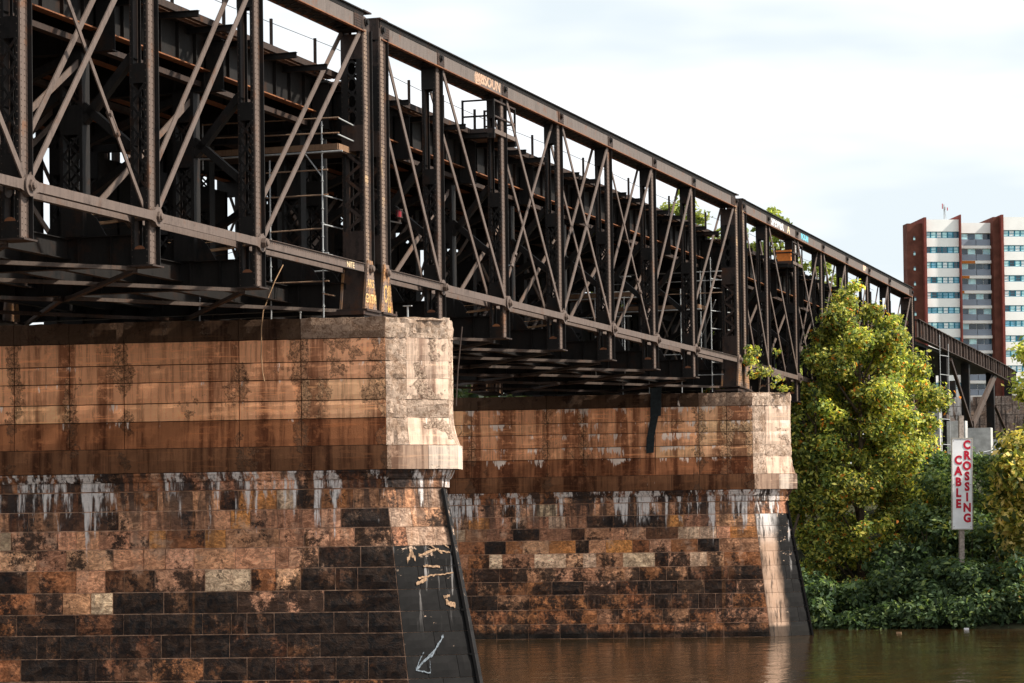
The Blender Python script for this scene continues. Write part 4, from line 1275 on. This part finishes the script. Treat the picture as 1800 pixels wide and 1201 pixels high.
# ------------------------------------------------------------------ ground, water
def grid(name, x0, x1, y0, y1, nx, ny, zf, mat):
    v = []; f = []
    for j in range(ny+1):
        for i in range(nx+1):
            x = x0+(x1-x0)*i/nx; y = y0+(y1-y0)*j/ny
            v.append((x, y, zf(x, y)))
    for j in range(ny):
        for i in range(nx):
            a = j*(nx+1)+i; f.append((a, a+1, a+nx+2, a+nx+1))
    me = bpy.data.meshes.new(name); me.from_pydata(v, [], f); me.update()
    return ob(name, me, mat)
def bank(x, y):
    s = 67.6 + .9*math.sin(x*.35) + .5*math.sin(x*1.3)
    d = y - s
    if d < 0: return WZ - .02 + max(-3, d*.5)
    z = WZ + .10 + d*.36 if d < 22 else WZ + .10 + 22*.36 + (d-22)*.12
    return min(z, -4.5 + (max(0, y-150))*.004) + .25*math.sin(x*.5)*math.sin(y*.4)
g1 = grid('river_bank', -260, 240, 60, 190, 160, 90, bank, SOIL); g1['kind'] = 'structure'
g2 = grid('far_ground', -2500, 2500, 189, 4000, 20, 20, lambda x, y: -4.6, GRASSM); g2['kind'] = 'structure'
wtr = ob('river_water', MB().box(-600, 600, -260, 90, WZ-.02, WZ).mesh('river_water', (WATER,)), None); wtr['kind'] = 'structure'
bed = ob('river_bed', MB().box(-600, 600, -260, 90, WZ-4.2, WZ-4).mesh('river_bed', (SOIL,)), None); bed['kind'] = 'structure'

# ------------------------------------------------------------------ foliage
nr = np.random.default_rng(5)
def leaves_mesh(name, centres, radii, per, size, cols, weights, top=None, squash=.8, elong=1.6):
    """leaf quads on the outer shell of many clumps"""
    cs = []; 
    P_ = []; NRM = []; SZ = []; COL = []
    cols = np.array(cols); weights = np.array(weights)/sum(weights)
    for c, rad in zip(centres, radii):
        n = int(per*rad*rad)
        d = nr.normal(size=(n, 3)); d /= np.linalg.norm(d, axis=1)[:, None]
        rr = rad*(nr.uniform(.25, 1.0, n)**.5)*(1+.25*nr.normal(size=n))
        p = np.array(c) + d*rr[:, None]*np.array([1, 1, squash])
        P_.append(p)
        nn = d*.6 + np.array([0, 0, .5]) + nr.normal(size=(n, 3))*.55
        NRM.append(nn/np.linalg.norm(nn, axis=1)[:, None])
        SZ.append(size*(.5+1.3*nr.random(n)**1.6))
        ci = nr.choice(len(cols), n, p=weights)
        bright = .75+.5*nr.random(n)
        COL.append(cols[ci]*bright[:, None]*(.65+.6*nr.random()))
    p = np.vstack(P_); nn = np.vstack(NRM); sz = np.concatenate(SZ); col = np.vstack(COL)
    n = len(p)
    t = np.cross(nn, nr.normal(size=(n, 3))); t /= np.linalg.norm(t, axis=1)[:, None]
    b = np.cross(nn, t)
    s = sz[:, None]*.5
    v = np.empty((n, 4, 3))
    v[:, 0] = p - t*s*elong; v[:, 1] = p - b*s*.8 + nn*s*.25; v[:, 2] = p + t*s*elong - nn*s*.2; v[:, 3] = p + b*s*.8 + nn*s*.25
    me = bpy.data.meshes.new(name)
    me.vertices.add(n*4); me.vertices.foreach_set('co', v.reshape(-1))
    me.loops.add(n*4); me.loops.foreach_set('vertex_index', np.arange(n*4, dtype=np.int32))
    me.polygons.add(n); me.polygons.foreach_set('loop_start', np.arange(0, n*4, 4, dtype=np.int32))
    me.polygons.foreach_set('loop_total', np.full(n, 4, dtype=np.int32))
    at = me.color_attributes.new('leafcol', 'FLOAT_COLOR', 'POINT')
    cc = np.ones((n*4, 4)); cc[:, :3] = np.repeat(col, 4, axis=0)
    at.data.foreach_set('color', cc.reshape(-1).astype(np.float32))
    me.update(); me.validate()
    return me

def limb(mb, a, b, r0, r1, bend=.3, n=6, rnd=None):
    a = Vector(a); b = Vector(b); rnd = rnd or RNG
    off = Vector((rnd.uniform(-bend, bend), rnd.uniform(-bend, bend), 0))
    pts = [a.lerp(b, k/n) + off*math.sin(math.pi*k/n) for k in range(n+1)]
    mb.tube(pts, [r0+(r1-r0)*k/n for k in range(n+1)], 7)
    return pts

GREENS_MAIN = [(.19, .26, .08), (.44, .48, .12), (.74, .70, .17), (.85, .72, .16), (.80, .26, .04), (.045, .07, .025)]
WTS_MAIN = [.30, .26, .17, .10, .035, .135]
DARKG = [(.090, .145, .072), (.16, .23, .105), (.055, .09, .045), (.27, .34, .12)]

def tree(loc, label, spec, cols, wts, size, per, group=None, trunk_r=.28, seed=1, cat='tree'):
    """spec: list of (z, halfwidth) outline relative to loc; makes clumps inside it"""
    r = random.Random(seed)
    root = tag(empty('broadleaf_tree', loc), label, cat, group)
    cs, rs = [], []
    z0, z1 = spec[0][0], spec[-1][0]
    H_ = z1-z0
    area = sum((b[0]-a[0])*(a[1]+b[1]) for a, b in zip(spec, spec[1:]))
    ncl = int(area*.92)+6
    def hw(z):
        for a, b in zip(spec, spec[1:]):
            if a[0] <= z <= b[0]: return a[1]+(b[1]-a[1])*(z-a[0])/(b[0]-a[0])
        return spec[-1][1]
    tries = 0
    while len(cs) < ncl and tries < 9000:
        tries += 1
        z = r.uniform(z0, z1); w = hw(z)
        if r.random() > w/max(s_[1] for s_ in spec): continue
        ang = r.uniform(0, 2*math.pi); rad = w*math.sqrt(r.uniform(.15, 1))*r.uniform(.8, 1.08)
        rc = r.uniform(.55, 1.15)*min(1.0, .45+w*.25)
        cs.append((rad*math.cos(ang), rad*math.sin(ang)*.8, z)); rs.append(rc)
    cs.append((0, 0, z1-.2)); rs.append(.5)
    me = leaves_mesh('foliage', cs, rs, per, size, cols, wts)
    ob('foliage', me, LEAF, root, kind='stuff')
    mb = MB(); pts = limb(mb, (0, 0, -loc[2]*0 + spec[0][0]-2.5), (0.2, 0, z0+H_*.85), trunk_r, .05, .4, 8, r)
    ob('trunk', mb.mesh('trunk'), BARK, root)
    for k in range(min(18, len(cs))):
        c = cs[(k*7) % len(cs)]
        zz = max(z0-.5, c[2]-H_*.18)
        mb = MB(); limb(mb, (0.05, 0, zz), c, trunk_r*.35, .03, .3, 5, r)
        ob('limb', mb.mesh('limb'), BARK, root)
    return root

# big tree in front of the farthest span
tree((2.7, 76.5, 0), 'large yellow-green tree on the bank in front of the farthest span', [(-13.5, 3.6), (-10, 4.9), (-6, 5.0), (-3, 4.7), (-.5, 4.7), (1.2, 4.0), (2.6, 3.1), (3.8, 2.0), (4.9, 1.1), (5.9, .35)],
     GREENS_MAIN, WTS_MAIN, .150, 960, seed=4, trunk_r=.30)
tree((4.8, 79.0, 0), 'yellow-tipped tree crown right behind the large tree, above the sign', [(-9, 1.6), (-5, 2.2), (-2, 2.4), (.2, 2.0), (2.2, 1.4), (3.9, .5)],
     GREENS_MAIN, WTS_MAIN, .150, 860, seed=14, trunk_r=.18)
tree((.4, 74.2, 0), 'leafy lower crown squeezed between the second pier and the large tree', [(-11, 1.2), (-7, 1.7), (-4, 1.9), (-1.8, 1.5), (-.7, .6)],
     GREENS_MAIN, [.36, .28, .12, .05, .03, .16], .165, 640, seed=15, trunk_r=.14)
# leaning bare stem by the pier
mb = MB(); limb(mb, (-1.9, 72.5, -14.5), (-.4, 73, -8.6), .13, .08, .2, 6)
o = ob('leaning_trunk', mb.mesh('leaning_trunk'), BARK); tag(o, 'slim leaning grey trunk between the second pier and the large tree', 'tree trunk')

# darker understorey bushes on the bank
bspec = [(-1.5, 70.6, 2.2), (.6, 70.2, 2.4), (2.8, 70.0, 2.6), (5.0, 70.0, 2.8), (7.2, 70.0, 3.0), (9.4, 70.0, 3.2), (11.6, 70.2, 2.8), (13.8, 70.4, 3.0), (16.0, 70.4, 3.0),
         (6.0, 73.5, 3.6), (8.2, 74, 3.8), (10.8, 74, 3.4), (13.2, 74, 3.8), (16.0, 75, 4.2), (-3.6, 70.6, 2.2), (-5.6, 70.8, 2.6)]
blab = ['low dark bush at the foot of the second pier', 'dark leafy bush on the waterline just right of the second pier', 'dark bush overhanging the water under the large tree', 'dark green bush overhanging the water, left of the sign pole', 'dark bush on the waterline below the sign and slightly left', 'dark bush on the waterline directly below the sign', 'dark bush on the waterline just right of the sign', 'bush on the waterline near the right edge', 'rightmost bush on the waterline',
        'upper bank bush between the large tree and the sign', 'upper bank bush behind the foot of the sign pole', 'upper bank bush right behind the sign', 'upper bank bush right of the sign', 'rightmost upper bank bush', 'low bush hidden behind the nose of the second pier', 'low bush behind the middle of the second pier']
for k, (x, y, h_) in enumerate(bspec):
    r = random.Random(100+k)
    zb = bank(x, y)
    root = tag(empty('bush', (x, y, zb)), blab[k], 'bush', 'bushes along the river bank')
    cs, rs = [], []
    for j in range(16):
        a = r.uniform(0, 2*math.pi); q = r.uniform(0, 1.9)
        zz = r.uniform(.15, 1)*h_*(1-.12*q)
        if y < 71: cs.append((q*math.cos(a), q*math.sin(a)*.8-.8, max(zz, .3)*.9 + (-.1)))
        else: cs.append((q*math.cos(a), q*math.sin(a)*.8, zz))
        rs.append(r.uniform(.55, .95))
    for j in range(10 if y < 71 else 0): cs.append((r.uniform(-1.8, 1.8), -2.3-r.uniform(0, .9), r.uniform(-.7, .5))); rs.append(.75)
    if k in (11, 12, 13, 10): cols, w = DARKG + [(.30, .27, .05), (.16, .18, .03)], [.3, .3, .15, .1, .05, .1]
    elif k in (7, 8): cols, w = DARKG + [(.22, .22, .04), (.40, .16, .03)], [.3, .3, .2, .1, .08, .02]
    else: cols, w = DARKG, [.35, .30, .25, .10]
    ob('foliage', leaves_mesh('foliage', cs, rs, 430, .20, cols, w), LEAF, root, kind='stuff')
    mb = MB()
    for j in range(5): limb(mb, (r.uniform(-.4, .4), r.uniform(-.3, .3), -.3), (r.uniform(-1.2, 1.2), r.uniform(-.8, .8), h_*.8), .05, .02, .2, 4, r)
    ob('stems', mb.mesh('stems'), BARK, root)

# trees on the slope: right edge (pale yellow foliage), mid slope
YEL = [(.85, .66, .24), (.60, .52, .13), (.24, .27, .06), (.08, .11, .035)]
tree((14.5, 71.0, 0), 'pale yellow-leaved tree beside the sign at the right edge, lower one', [(-12.0, 2.0), (-9, 2.8), (-6.5, 3.2), (-5.0, 2.6), (-4.2, 1.4)], YEL, [.26, .28, .28, .18], .24, 300, seed=21, trunk_r=.14)
tree((15.6, 77.0, 0), 'tree at the right edge whose pale leaves hang in front of the apartment tower', [(-6.0, 2.4), (-3, 3.0), (-1.0, 3.4), (.8, 3.2), (2.4, 2.0), (3.2, .8)], [(.50, .50, .12), (.34, .40, .09), (.65, .55, .15), (.12, .16, .04)], [.35, .3, .15, .2], .22, 260, seed=22, trunk_r=.16)
tree((7.9, 75.5, 0), 'light green small tree between the large tree and the sign', [(-12.5, 1.4), (-9.5, 2.0), (-7.5, 1.8), (-6.2, .8)], DARKG + [(.40, .44, .13)], [.25, .3, .1, .2, .15], .16, 420, seed=33, trunk_r=.07)
tree((12.0, 76.5, 0), 'light green small tree just right of the sign board', [(-12.0, 1.6), (-9, 2.2), (-6.5, 2.0), (-5.2, .9)], DARKG + [(.45, .46, .13)], [.2, .3, .1, .2, .2], .16, 420, seed=34, trunk_r=.07)
tree((9.4, 84.0, 0), 'grey-green tree on the slope behind the sign pole', [(-12, 2.6), (-9, 3.4), (-6.5, 3.2), (-5.0, 1.6)], DARKG + [(.12, .14, .05)], [.25, .3, .15, .15, .15], .20, 380, seed=23, trunk_r=.12)
tree((13.5, 88.0, 0), 'green tree on the slope right of the sign under the viaduct', [(-11, 2.6), (-8, 3.6), (-5.8, 3.4), (-4.3, 1.8)], DARKG + [(.16, .18, .04)], [.25, .3, .1, .15, .2], .20, 360, seed=24, trunk_r=.12)
tree((5.5, 86.0, 0), 'dark tree on the slope between the large tree and the sign', [(-13, 2.6), (-9, 3.4), (-6.2, 3.0), (-4.8, 1.4)], DARKG + [(.14, .15, .03)], [.3, .3, .2, .1, .1], .20, 360, seed=25, trunk_r=.12)
for k, (px_, yy, top_, w_) in enumerate(((-40.5, 200, 28.5, 4.5), (-35.0, 202, 25.5, 4.5), (-30.0, 200, 26.0, 3.6), (-46, 204, 24, 5), (-24.5, 198, 21.5, 3.5), (-36, 214, 21, 7), (-52, 214, 22, 6))):
    tree((px_, yy, 0), 'far yellow-green tree behind the truss, %s' % ('tallest, above the middle span end', 'second from the left', 'poking above the top chord near the second pier', 'leftmost', 'rightmost, low behind the platform', 'low and broad, behind the others', 'low, far left behind the posts')[k],
         [(-6, w_*.8), (top_*.45, w_), (top_*.75, w_*.85), (top_*.93, w_*.5), (top_, .5)], [(.30, .34, .08), (.44, .46, .12), (.18, .23, .07)], [.4, .3, .3], .42, 60, 'far trees behind the bridge', .3, 60+k)
WOODG = [(.022, .034, .016), (.036, .05, .02), (.016, .024, .012), (.05, .06, .02)]
# thicket behind the spans so that the far bank reads as woods
r = random.Random(77)
cs = [(r.uniform(-75, -6), r.uniform(82, 120), r.uniform(-13, -1.5)) for _ in range(230)]
o = ob('far_bank_wood', leaves_mesh('far_bank_wood', cs, [r.uniform(1.6, 2.8) for _ in cs], 26, .5, WOODG + [(.06, .07, .02)], [.25, .3, .15, .15, .15]), LEAF)
o['kind'] = 'stuff'; o['label'] = 'dense wood on the far bank seen under the bridge'; o['category'] = 'woods'

cs = [(r.uniform(-190, -30), r.uniform(125, 190), r.uniform(-4, 8)) for _ in range(260)]
o = ob('distant_wood', leaves_mesh('distant_wood', cs, [r.uniform(2.6, 4.2) for _ in cs], 16, .8, WOODG + [(.06, .07, .02)], [.25, .3, .15, .15, .15]), LEAF)
o['kind'] = 'stuff'; o['label'] = 'higher wooded slope far behind the bridge, glimpsed between the truss posts'; o['category'] = 'woods'

# sapling on the second pier
r = random.Random(9)
root = tag(empty('sapling', (.85, 57.0, -1.86)), 'young sapling growing on the corner of the second pier top', 'sapling')
mb = MB(); limb(mb, (0, 0, 0), (.25, 0, 1.7), .05, .025, .05, 6, r); ob('stem', mb.mesh('stem'), BARK, root)
mb = MB(); limb(mb, (.05, 0, .3), (1.0, .1, .75), .025, .012, .05, 5, r); ob('branch', mb.mesh('branch'), BARK, root)
cs = [(r.uniform(-.6, 1.2), r.uniform(-.5, .5), r.uniform(.9, 2.7)) for _ in range(16)] + [(1.1, .1, .8)]
ob('foliage', leaves_mesh('foliage', cs, [r.uniform(.22, .42) for _ in cs], 420, .12, GREENS_MAIN, WTS_MAIN), LEAF, root, kind='stuff')
for k, (u_, lb) in enumerate(((2.1, 'tuft of weeds at the nose end of the second pier top'), (-1.6, 'small tuft of weeds on the second pier top by the downpipe'))):
    p = Vector((.30, 55.24, 0)) + Uv*u_ - Nv*.9
    o = ob('weeds', leaves_mesh('weeds', [(p.x+r.uniform(-.5, .5), p.y+r.uniform(-.2, .2), -1.75+r.uniform(0, .3)) for _ in range(6)], [.22]*6, 400, .10, GREENS_MAIN, WTS_MAIN), LEAF)
    tag(o, lb, 'weeds', None, 'stuff')

# ------------------------------------------------------------------ cable crossing sign
sg = tag(empty('cable_crossing_sign', (10.02, 70.6, -12.6)), 'tall white CABLE CROSSING board with red letters on a timber pole among the bushes', 'sign')
sg.rotation_euler = (0, math.radians(.9), math.radians(26))
WHT = simple('white_enamel', (.86, .865, .88), .5, .3, .08, 1.2)
FRM = simple('grey_frame', (.42, .39, .34), .6, .3)
PWM = simple('weathered_pole', (.36, .30, .26), .85, .1, .3, 8)
RED = simple('red_letter', (.52, .006, .03), .5, .3, .05)
bz0, bz1 = 2.95, 8.35
ob('pole', MB().box(-.14, .14, .08, .34, -2.5, 9.75).mesh('pole', (PWM,)), None, sg, (.02, 0, 0))
bd = ob('board', MB().box(-.60, .60, -.03, .05, bz0, bz1).mesh('board', (WHT,)), None, sg)
for (x0, x1, z0, z1) in ((-.66, -.60, bz0-.06, bz1+.06), (.60, .66, bz0-.06, bz1+.06), (-.60, .60, bz1, bz1+.06), (-.60, .60, bz0-.06, bz0)):
    ob('frame_strip', MB().box(x0, x1, -.06, .07, z0, z1).mesh('frame_strip', (FRM,)), None, sg)
for (x, z) in ((-.52, bz0+.12), (.52, bz0+.12), (-.52, bz1-.12), (.52, bz1-.12), (-.52, 5.6), (.52, 5.6)):
    ob('bolt', cached('sbolt', lambda: MB().disc((0, 0, 0), .03, .03, (0, 1, 0), 8).mesh('bolt', (FRM,))), None, sg, (x, -.04, z))
for word, x, zs, st in (('CABLE', -.24, 7.05, .655), ('CROSSING', .30, 7.97, .628)):
    for k, chh in enumerate(word):
        ob('letter', text_mesh(chh, .69, .006, .034, 0, .92), RED, sg, (x, -.045, zs-k*st), (math.pi/2, 0, 0))

# ------------------------------------------------------------------ approach viaduct at the far end
ap = tag(empty('approach_viaduct', (0, 115.5, 0)), 'dark riveted plate-girder approach viaduct descending to the right edge', 'viaduct')
pts = [(0, 0, 6.5, 5.15), (0, 12, 6.22, 4.98), (0, 25, 6.0, 4.8), (0, 38, 5.80, 4.6), (0, 50, 5.55, 4.3), (-.15, 57, 5.4, 4.05), (-1.6, 61, 5.25, 3.9)]
for (a, b) in zip(pts, pts[1:]):
    mb = MB()
    mb.hexa([(a[0]-.03, a[1], a[3]), (a[0], a[1], a[3]), (b[0], b[1], b[3]), (b[0]-.03, b[1], b[3]), (a[0]-.03, a[1], a[2]), (a[0], a[1], a[2]), (b[0], b[1], b[2]), (b[0]-.03, b[1], b[2])])
    for zz in (2, 3):
        h_ = .06 if zz == 2 else -.06
        mb.hexa([(a[0]-.25, a[1], a[zz]), (a[0]+.2, a[1], a[zz]), (b[0]+.2, b[1], b[zz]), (b[0]-.25, b[1], b[zz]), (a[0]-.25, a[1], a[zz]+h_), (a[0]+.2, a[1], a[zz]+h_), (b[0]+.2, b[1], b[zz]+h_), (b[0]-.25, b[1], b[zz]+h_)])
    ob('plate_girder', mb.mesh('plate_girder', (S_MID,)), None, ap)
    n_ = int((b[1]-a[1])/1.5)
    for k in range(n_):
        f = (k+.5)/n_
        x = a[0]+(b[0]-a[0])*f; y = a[1]+(b[1]-a[1])*f; z1 = a[2]+(b[2]-a[2])*f; z0 = a[3]+(b[3]-a[3])*f
        ob('stiffener', MB().box(x, x+.16, y-.04, y+.04, z0, z1).mesh('stiffener', (S_PALE if k % 3 else S_MID,)), None, ap)
ob('viaduct_deck', MB().box(-13, -.5, 0, 46, 4.75, 5.0).mesh('viaduct_deck', (S_DARK,)), None, ap)
for (y, z0) in ((6, -6), (16, -6), (28, -5), (43, -5), (55, -4)):
    for x in (-.6, -6, -12):
        ob('viaduct_column', MB().box(x-.35, x+.35, y-.35, y+.35, z0, 4.7).mesh('viaduct_column', (S_DARK,)), None, ap)
for (a, b, w) in (((-.2, 43.5, 4.6), (-.2, 29, -.6), .7), ((-.15, 17, 4.4), (-.15, 28, -.8), .28), ((-.2, 43, 1.6), (-.2, 53, -1.5), .2), ((-.2, 14, -.4), (-.2, 29, -1.6), .4), ((-.2, 29, -1.4), (-.2, 44, -2.2), .35)):
    ob('viaduct_brace', MB().bar(a, b, .25, w).mesh('viaduct_brace', (S_LAT if w > .3 else S_MID,)), None, ap)
vs = scaffold((1.0, 120.0, -5.0), 'slim tube scaffold mast beside the approach viaduct, behind the large tree',
    [(0, 0, 10.6), (.35, 2.0, 10.0)], [((0, 0, z), (.35, 2, z), G) for z in (2, 4, 6, 7.5, 9)], [], 6)
vs['label'] = 'slim tube scaffold mast beside the approach viaduct, behind the large tree'
abm = tag(empty('stone_abutment', (-4, 168, -6)), 'grey stone abutment behind the viaduct columns at the right edge', 'abutment')
r = random.Random(31)
for c_ in range(10):
    x = -3.0
    while x < 9:
        w = r.uniform(1.0, 1.9)
        ob('stone', MB().box(x+.02, x+w-.02, r.uniform(-.04, .04), 1, c_*.9+.02, c_*.9+.88).mesh('stone', (STONE,)), None, abm, col=(.36, .29, .25, .18)); x += w
for k, (px_, y, zt, w) in enumerate(((1.0, 128, -.9, 1.5), (2.4, 131, -1.4, 1.9), (4.2, 133, -2.3, 2.2), (6.6, 135, -3.0, 2.6), (-.6, 126, -.2, 1.2))):
    o = ob('concrete_block', MB().box(-w/2, w/2, -.6, .6, -5 - zt, 0).mesh('concrete_block', (simple('pale_block', (.50, .49, .47), .85, .1, .2, 2),)), None, None, (px_, y, zt))
    tag(o, 'pale concrete block under the approach viaduct, %s' % ('second from the left', 'middle one', 'second from the right', 'rightmost and lowest', 'leftmost beside the tree')[k], 'concrete block', 'concrete blocks under the viaduct')
hr = tag(empty('guard_rail', (8, 118, -3.0)), 'thin pale handrail sloping up behind the sign at the right edge', 'guard rail')
ob('rail', MB().tube([(-4.2, 0, -.9), (0, 2, .0), (10, 6, 1.3)], .07, 6).mesh('rail', (S_GALV,)), None, hr)
for k in range(4): ob('rail_post', MB().tube([(-2+k*3.2, 1+k*1.4, -2.4), (-2+k*3.2, 1+k*1.4, -.4+k*.42)], .05, 6).mesh('rail_post', (S_GALV,)), None, hr)

# ------------------------------------------------------------------ apartment tower
def tower():
    # local frame: x right, z up, y away; local px -> m
    K = 1/9.72
    root = tag(empty('apartment_tower', (-49.7, 400, -4.6)), 'tall apartment tower of brown brick fins and white bands with teal windows', 'building')
    root.rotation_euler = (0, math.radians(.2), math.radians(24))
    BR = simple('brown_brick', (.13, .047, .034), .9, .1, .25, .6)
    BRB = simple('red_brown_fin', (.20, .055, .045), .9, .1, .15, .8)
    WB = simple('white_band', (.95, .92, .90), .8, .1, .04, .5)
    GB = simple('grey_panel', (.30, .34, .42), .8, .1, .06, .5)
    FR = simple('teal_frame', (.01, .20, .30), .5, .3)
    GL = simple('pale_glass', (.50, .80, .92), .15, .6, .3, .8)
    GD = simple('dark_glass', (.03, .06, .09), .12, .7, .6, .4)
    RB = simple('rust_stain', (.55, .18, .04), .8, .1)
    ZT = 51.3
    def X(px): return (px-1590)*K*1.085
    def B(name, mat, px0, px1, y0, y1, z0, z1): return ob(name, MB().box(X(px0), X(px1), y0, y1, z0, z1).mesh(name, (mat,)), None, root)
    B('brick_wall', BR, 1590, 1616, 0, 3.0, 0, ZT-.5)
    B('brick_fin', BRB, 1616, 1620, -1.2, 14, 0, ZT+.5)
    B('brick_fin', BRB, 1676, 1678, -1.2, 14, 0, ZT+1)
    mb = MB(); mb.hexa([(X(1678), -1.2, 0), (X(1687), 3.5, 0), (X(1687), 6, 0), (X(1678), 6, 0), (X(1678), -1.2, ZT+1), (X(1687), 3.5, ZT-.1), (X(1687), 6, ZT-.1), (X(1678), 6, ZT+1)])
    ob('brick_fin', mb.mesh('brick_fin', (BR,)), None, root)
    B('brick_wall', BR, 1738, 1749, 1.5, 14, 0, ZT+.9)
    B('brick_fin', BRB, 1749, 1753, .4, 14, 0, ZT+1.2)
    B('roof_slab', WB, 1620, 1676, -.2, 14, ZT-2.0+.0, ZT+.2)
    B('roof_slab', WB, 1753, 1850, .8, 14, ZT-1.6, ZT+.8)
    B('roof_slab', WB, 1687, 1738, 3.3, 14, ZT-1.9, ZT+.0)
    B('back_wall', BR, 1850, 1856, .8, 14, 0, ZT+.8)
    fl = 2.76
    def wmesh(): 
        mb = MB(); w = .86; h = 1.15
        for (x0, x1, z0, z1) in ((0, .07, 0, h), (w-.07, w, 0, h), (.07, w-.07, 0, .09), (.07, w-.07, h-.09, h), (.07, w-.07, h*.45, h*.45+.05)):
            mb.box(x0, x1, -.06, .04, z0, z1)
        return mb.mesh('window', (FR,))
    def pmesh(m_): return MB().box(.07, .79, 0, .03, .09, 1.06).mesh('pane', (m_,))
    for f_ in range(16):
        zt = ZT-2.0-f_*fl
        for (a, b, y0, nw) in ((1620, 1676, 0, 6), (1753, 1850, 1.0, 10)):
            w = (X(b)-X(a))/nw; zz = zt if a == 1620 else zt+.4
            B('teal_band', FR, a, b, y0+.05, y0+.4, zz-1.18, zz)
            for k in range(nw):
                o = ob('window', cached('win', wmesh), None, root, (X(a)+k*w+.02, y0, zz-1.17)); o.scale = (w/.90, 1, 1)
                ob('pane', RNG.choice([cached('pane_l', lambda: pmesh(GL))]*5+[cached('pane_b', lambda: pmesh(simple('blue_glass', (.16, .42, .56), .12, .7, .4, .5)))]*2+[cached('pane_w', lambda: pmesh(simple('blind', (.85, .88, .90))))]*2+[cached('pane_d', lambda: pmesh(GD))]), None, o)
            B('white_band', WB, a, b, y0-.12, y0+.4, zz-fl, zz-1.18)
        # recessed balconied bay
        zz = zt-.05
        for k in range(4):
            xx = X(1687)+k*(X(1738)-X(1687))/4
            m_ = (GL, GD, GL, GD)[(k+f_*3) % 4] if RNG.random() > .3 else GD
            o = ob('window', MB().box(.04, (X(1738)-X(1687))/4-.06, 0, .08, 0, .95).mesh('window', (m_,)), None, root, (xx, 3.5, zz-.97))
        B('bay_wall', WB, 1687, 1738, 3.62, 14, zz-fl, zz)
        B('grey_panel', GB, 1688, 1712.5, 3.2, 3.5, zz-2.1, zz-1.05); B('grey_panel', GB, 1713.5, 1737, 3.2, 3.5, zz-2.1, zz-1.05)
        B('sill_band', WB, 1687, 1738, 3.1, 3.55, zz-2.7, zz-2.15)
        if f_ in (1, 2, 3): B('rust_stain', RB, 1687, 1687+(24, 14, 5)[f_-1], 3.08, 3.12, zz-2.68, zz-2.2)
    # small stair windows on the end wall
    for f_ in range(6):
        ob('stair_window', MB().box(0, .36, -.03, .05, 0, .42).mesh('stair_window', (GL,)), None, root, (X(1600.4), 0, ZT-3.55-f_*fl+.0))
        ob('stair_window', MB().box(.02, .34, -.028, .05, .46, .70).mesh('stair_window', (GD,)), None, root, (X(1600.4), 0, ZT-3.55-f_*fl+.0))
    an = tag(empty('rooftop_antenna', (-49.9+X(1652)*.95, 404, -4.6+ZT+.4)), 'cell antenna mast with red panels on the roof of the apartment tower', 'antenna')
    ob('mast', MB().tube([(0, 0, 0), (0, 0, 2.7)], .10, 6).tube([(.35, 0, 0), (.1, 0, 1.9)], .05, 5).mesh('mast', (S_GALV,)), None, an)
    for (x, z) in ((-.28, 1.9), (.62, 1.55), (.2, 1.7)):
        ob('antenna_panel', MB().box(x-.07, x+.07, -.1, .1, z, z+(.95 if x < 0 else .55)).mesh('antenna_panel', (simple('red_panel', (.55, .05, .06)) if x != .2 else S_GALV,)), None, an)
tower()

# small floating debris
for k, (x, y) in enumerate(((10.9, 66.0), (8.0, 60.0))):
    o = ob('floating_debris', MB().box(-.14, .14, -.05, .05, WZ, WZ+.07).mesh('floating_debris', (WHT if k == 0 else ROPEM,)), None, None, (x, y, 0))
    tag(o, 'small white scrap floating at the foot of the right bank' if k == 0 else 'small brown leaf scrap floating on the open water', 'litter')
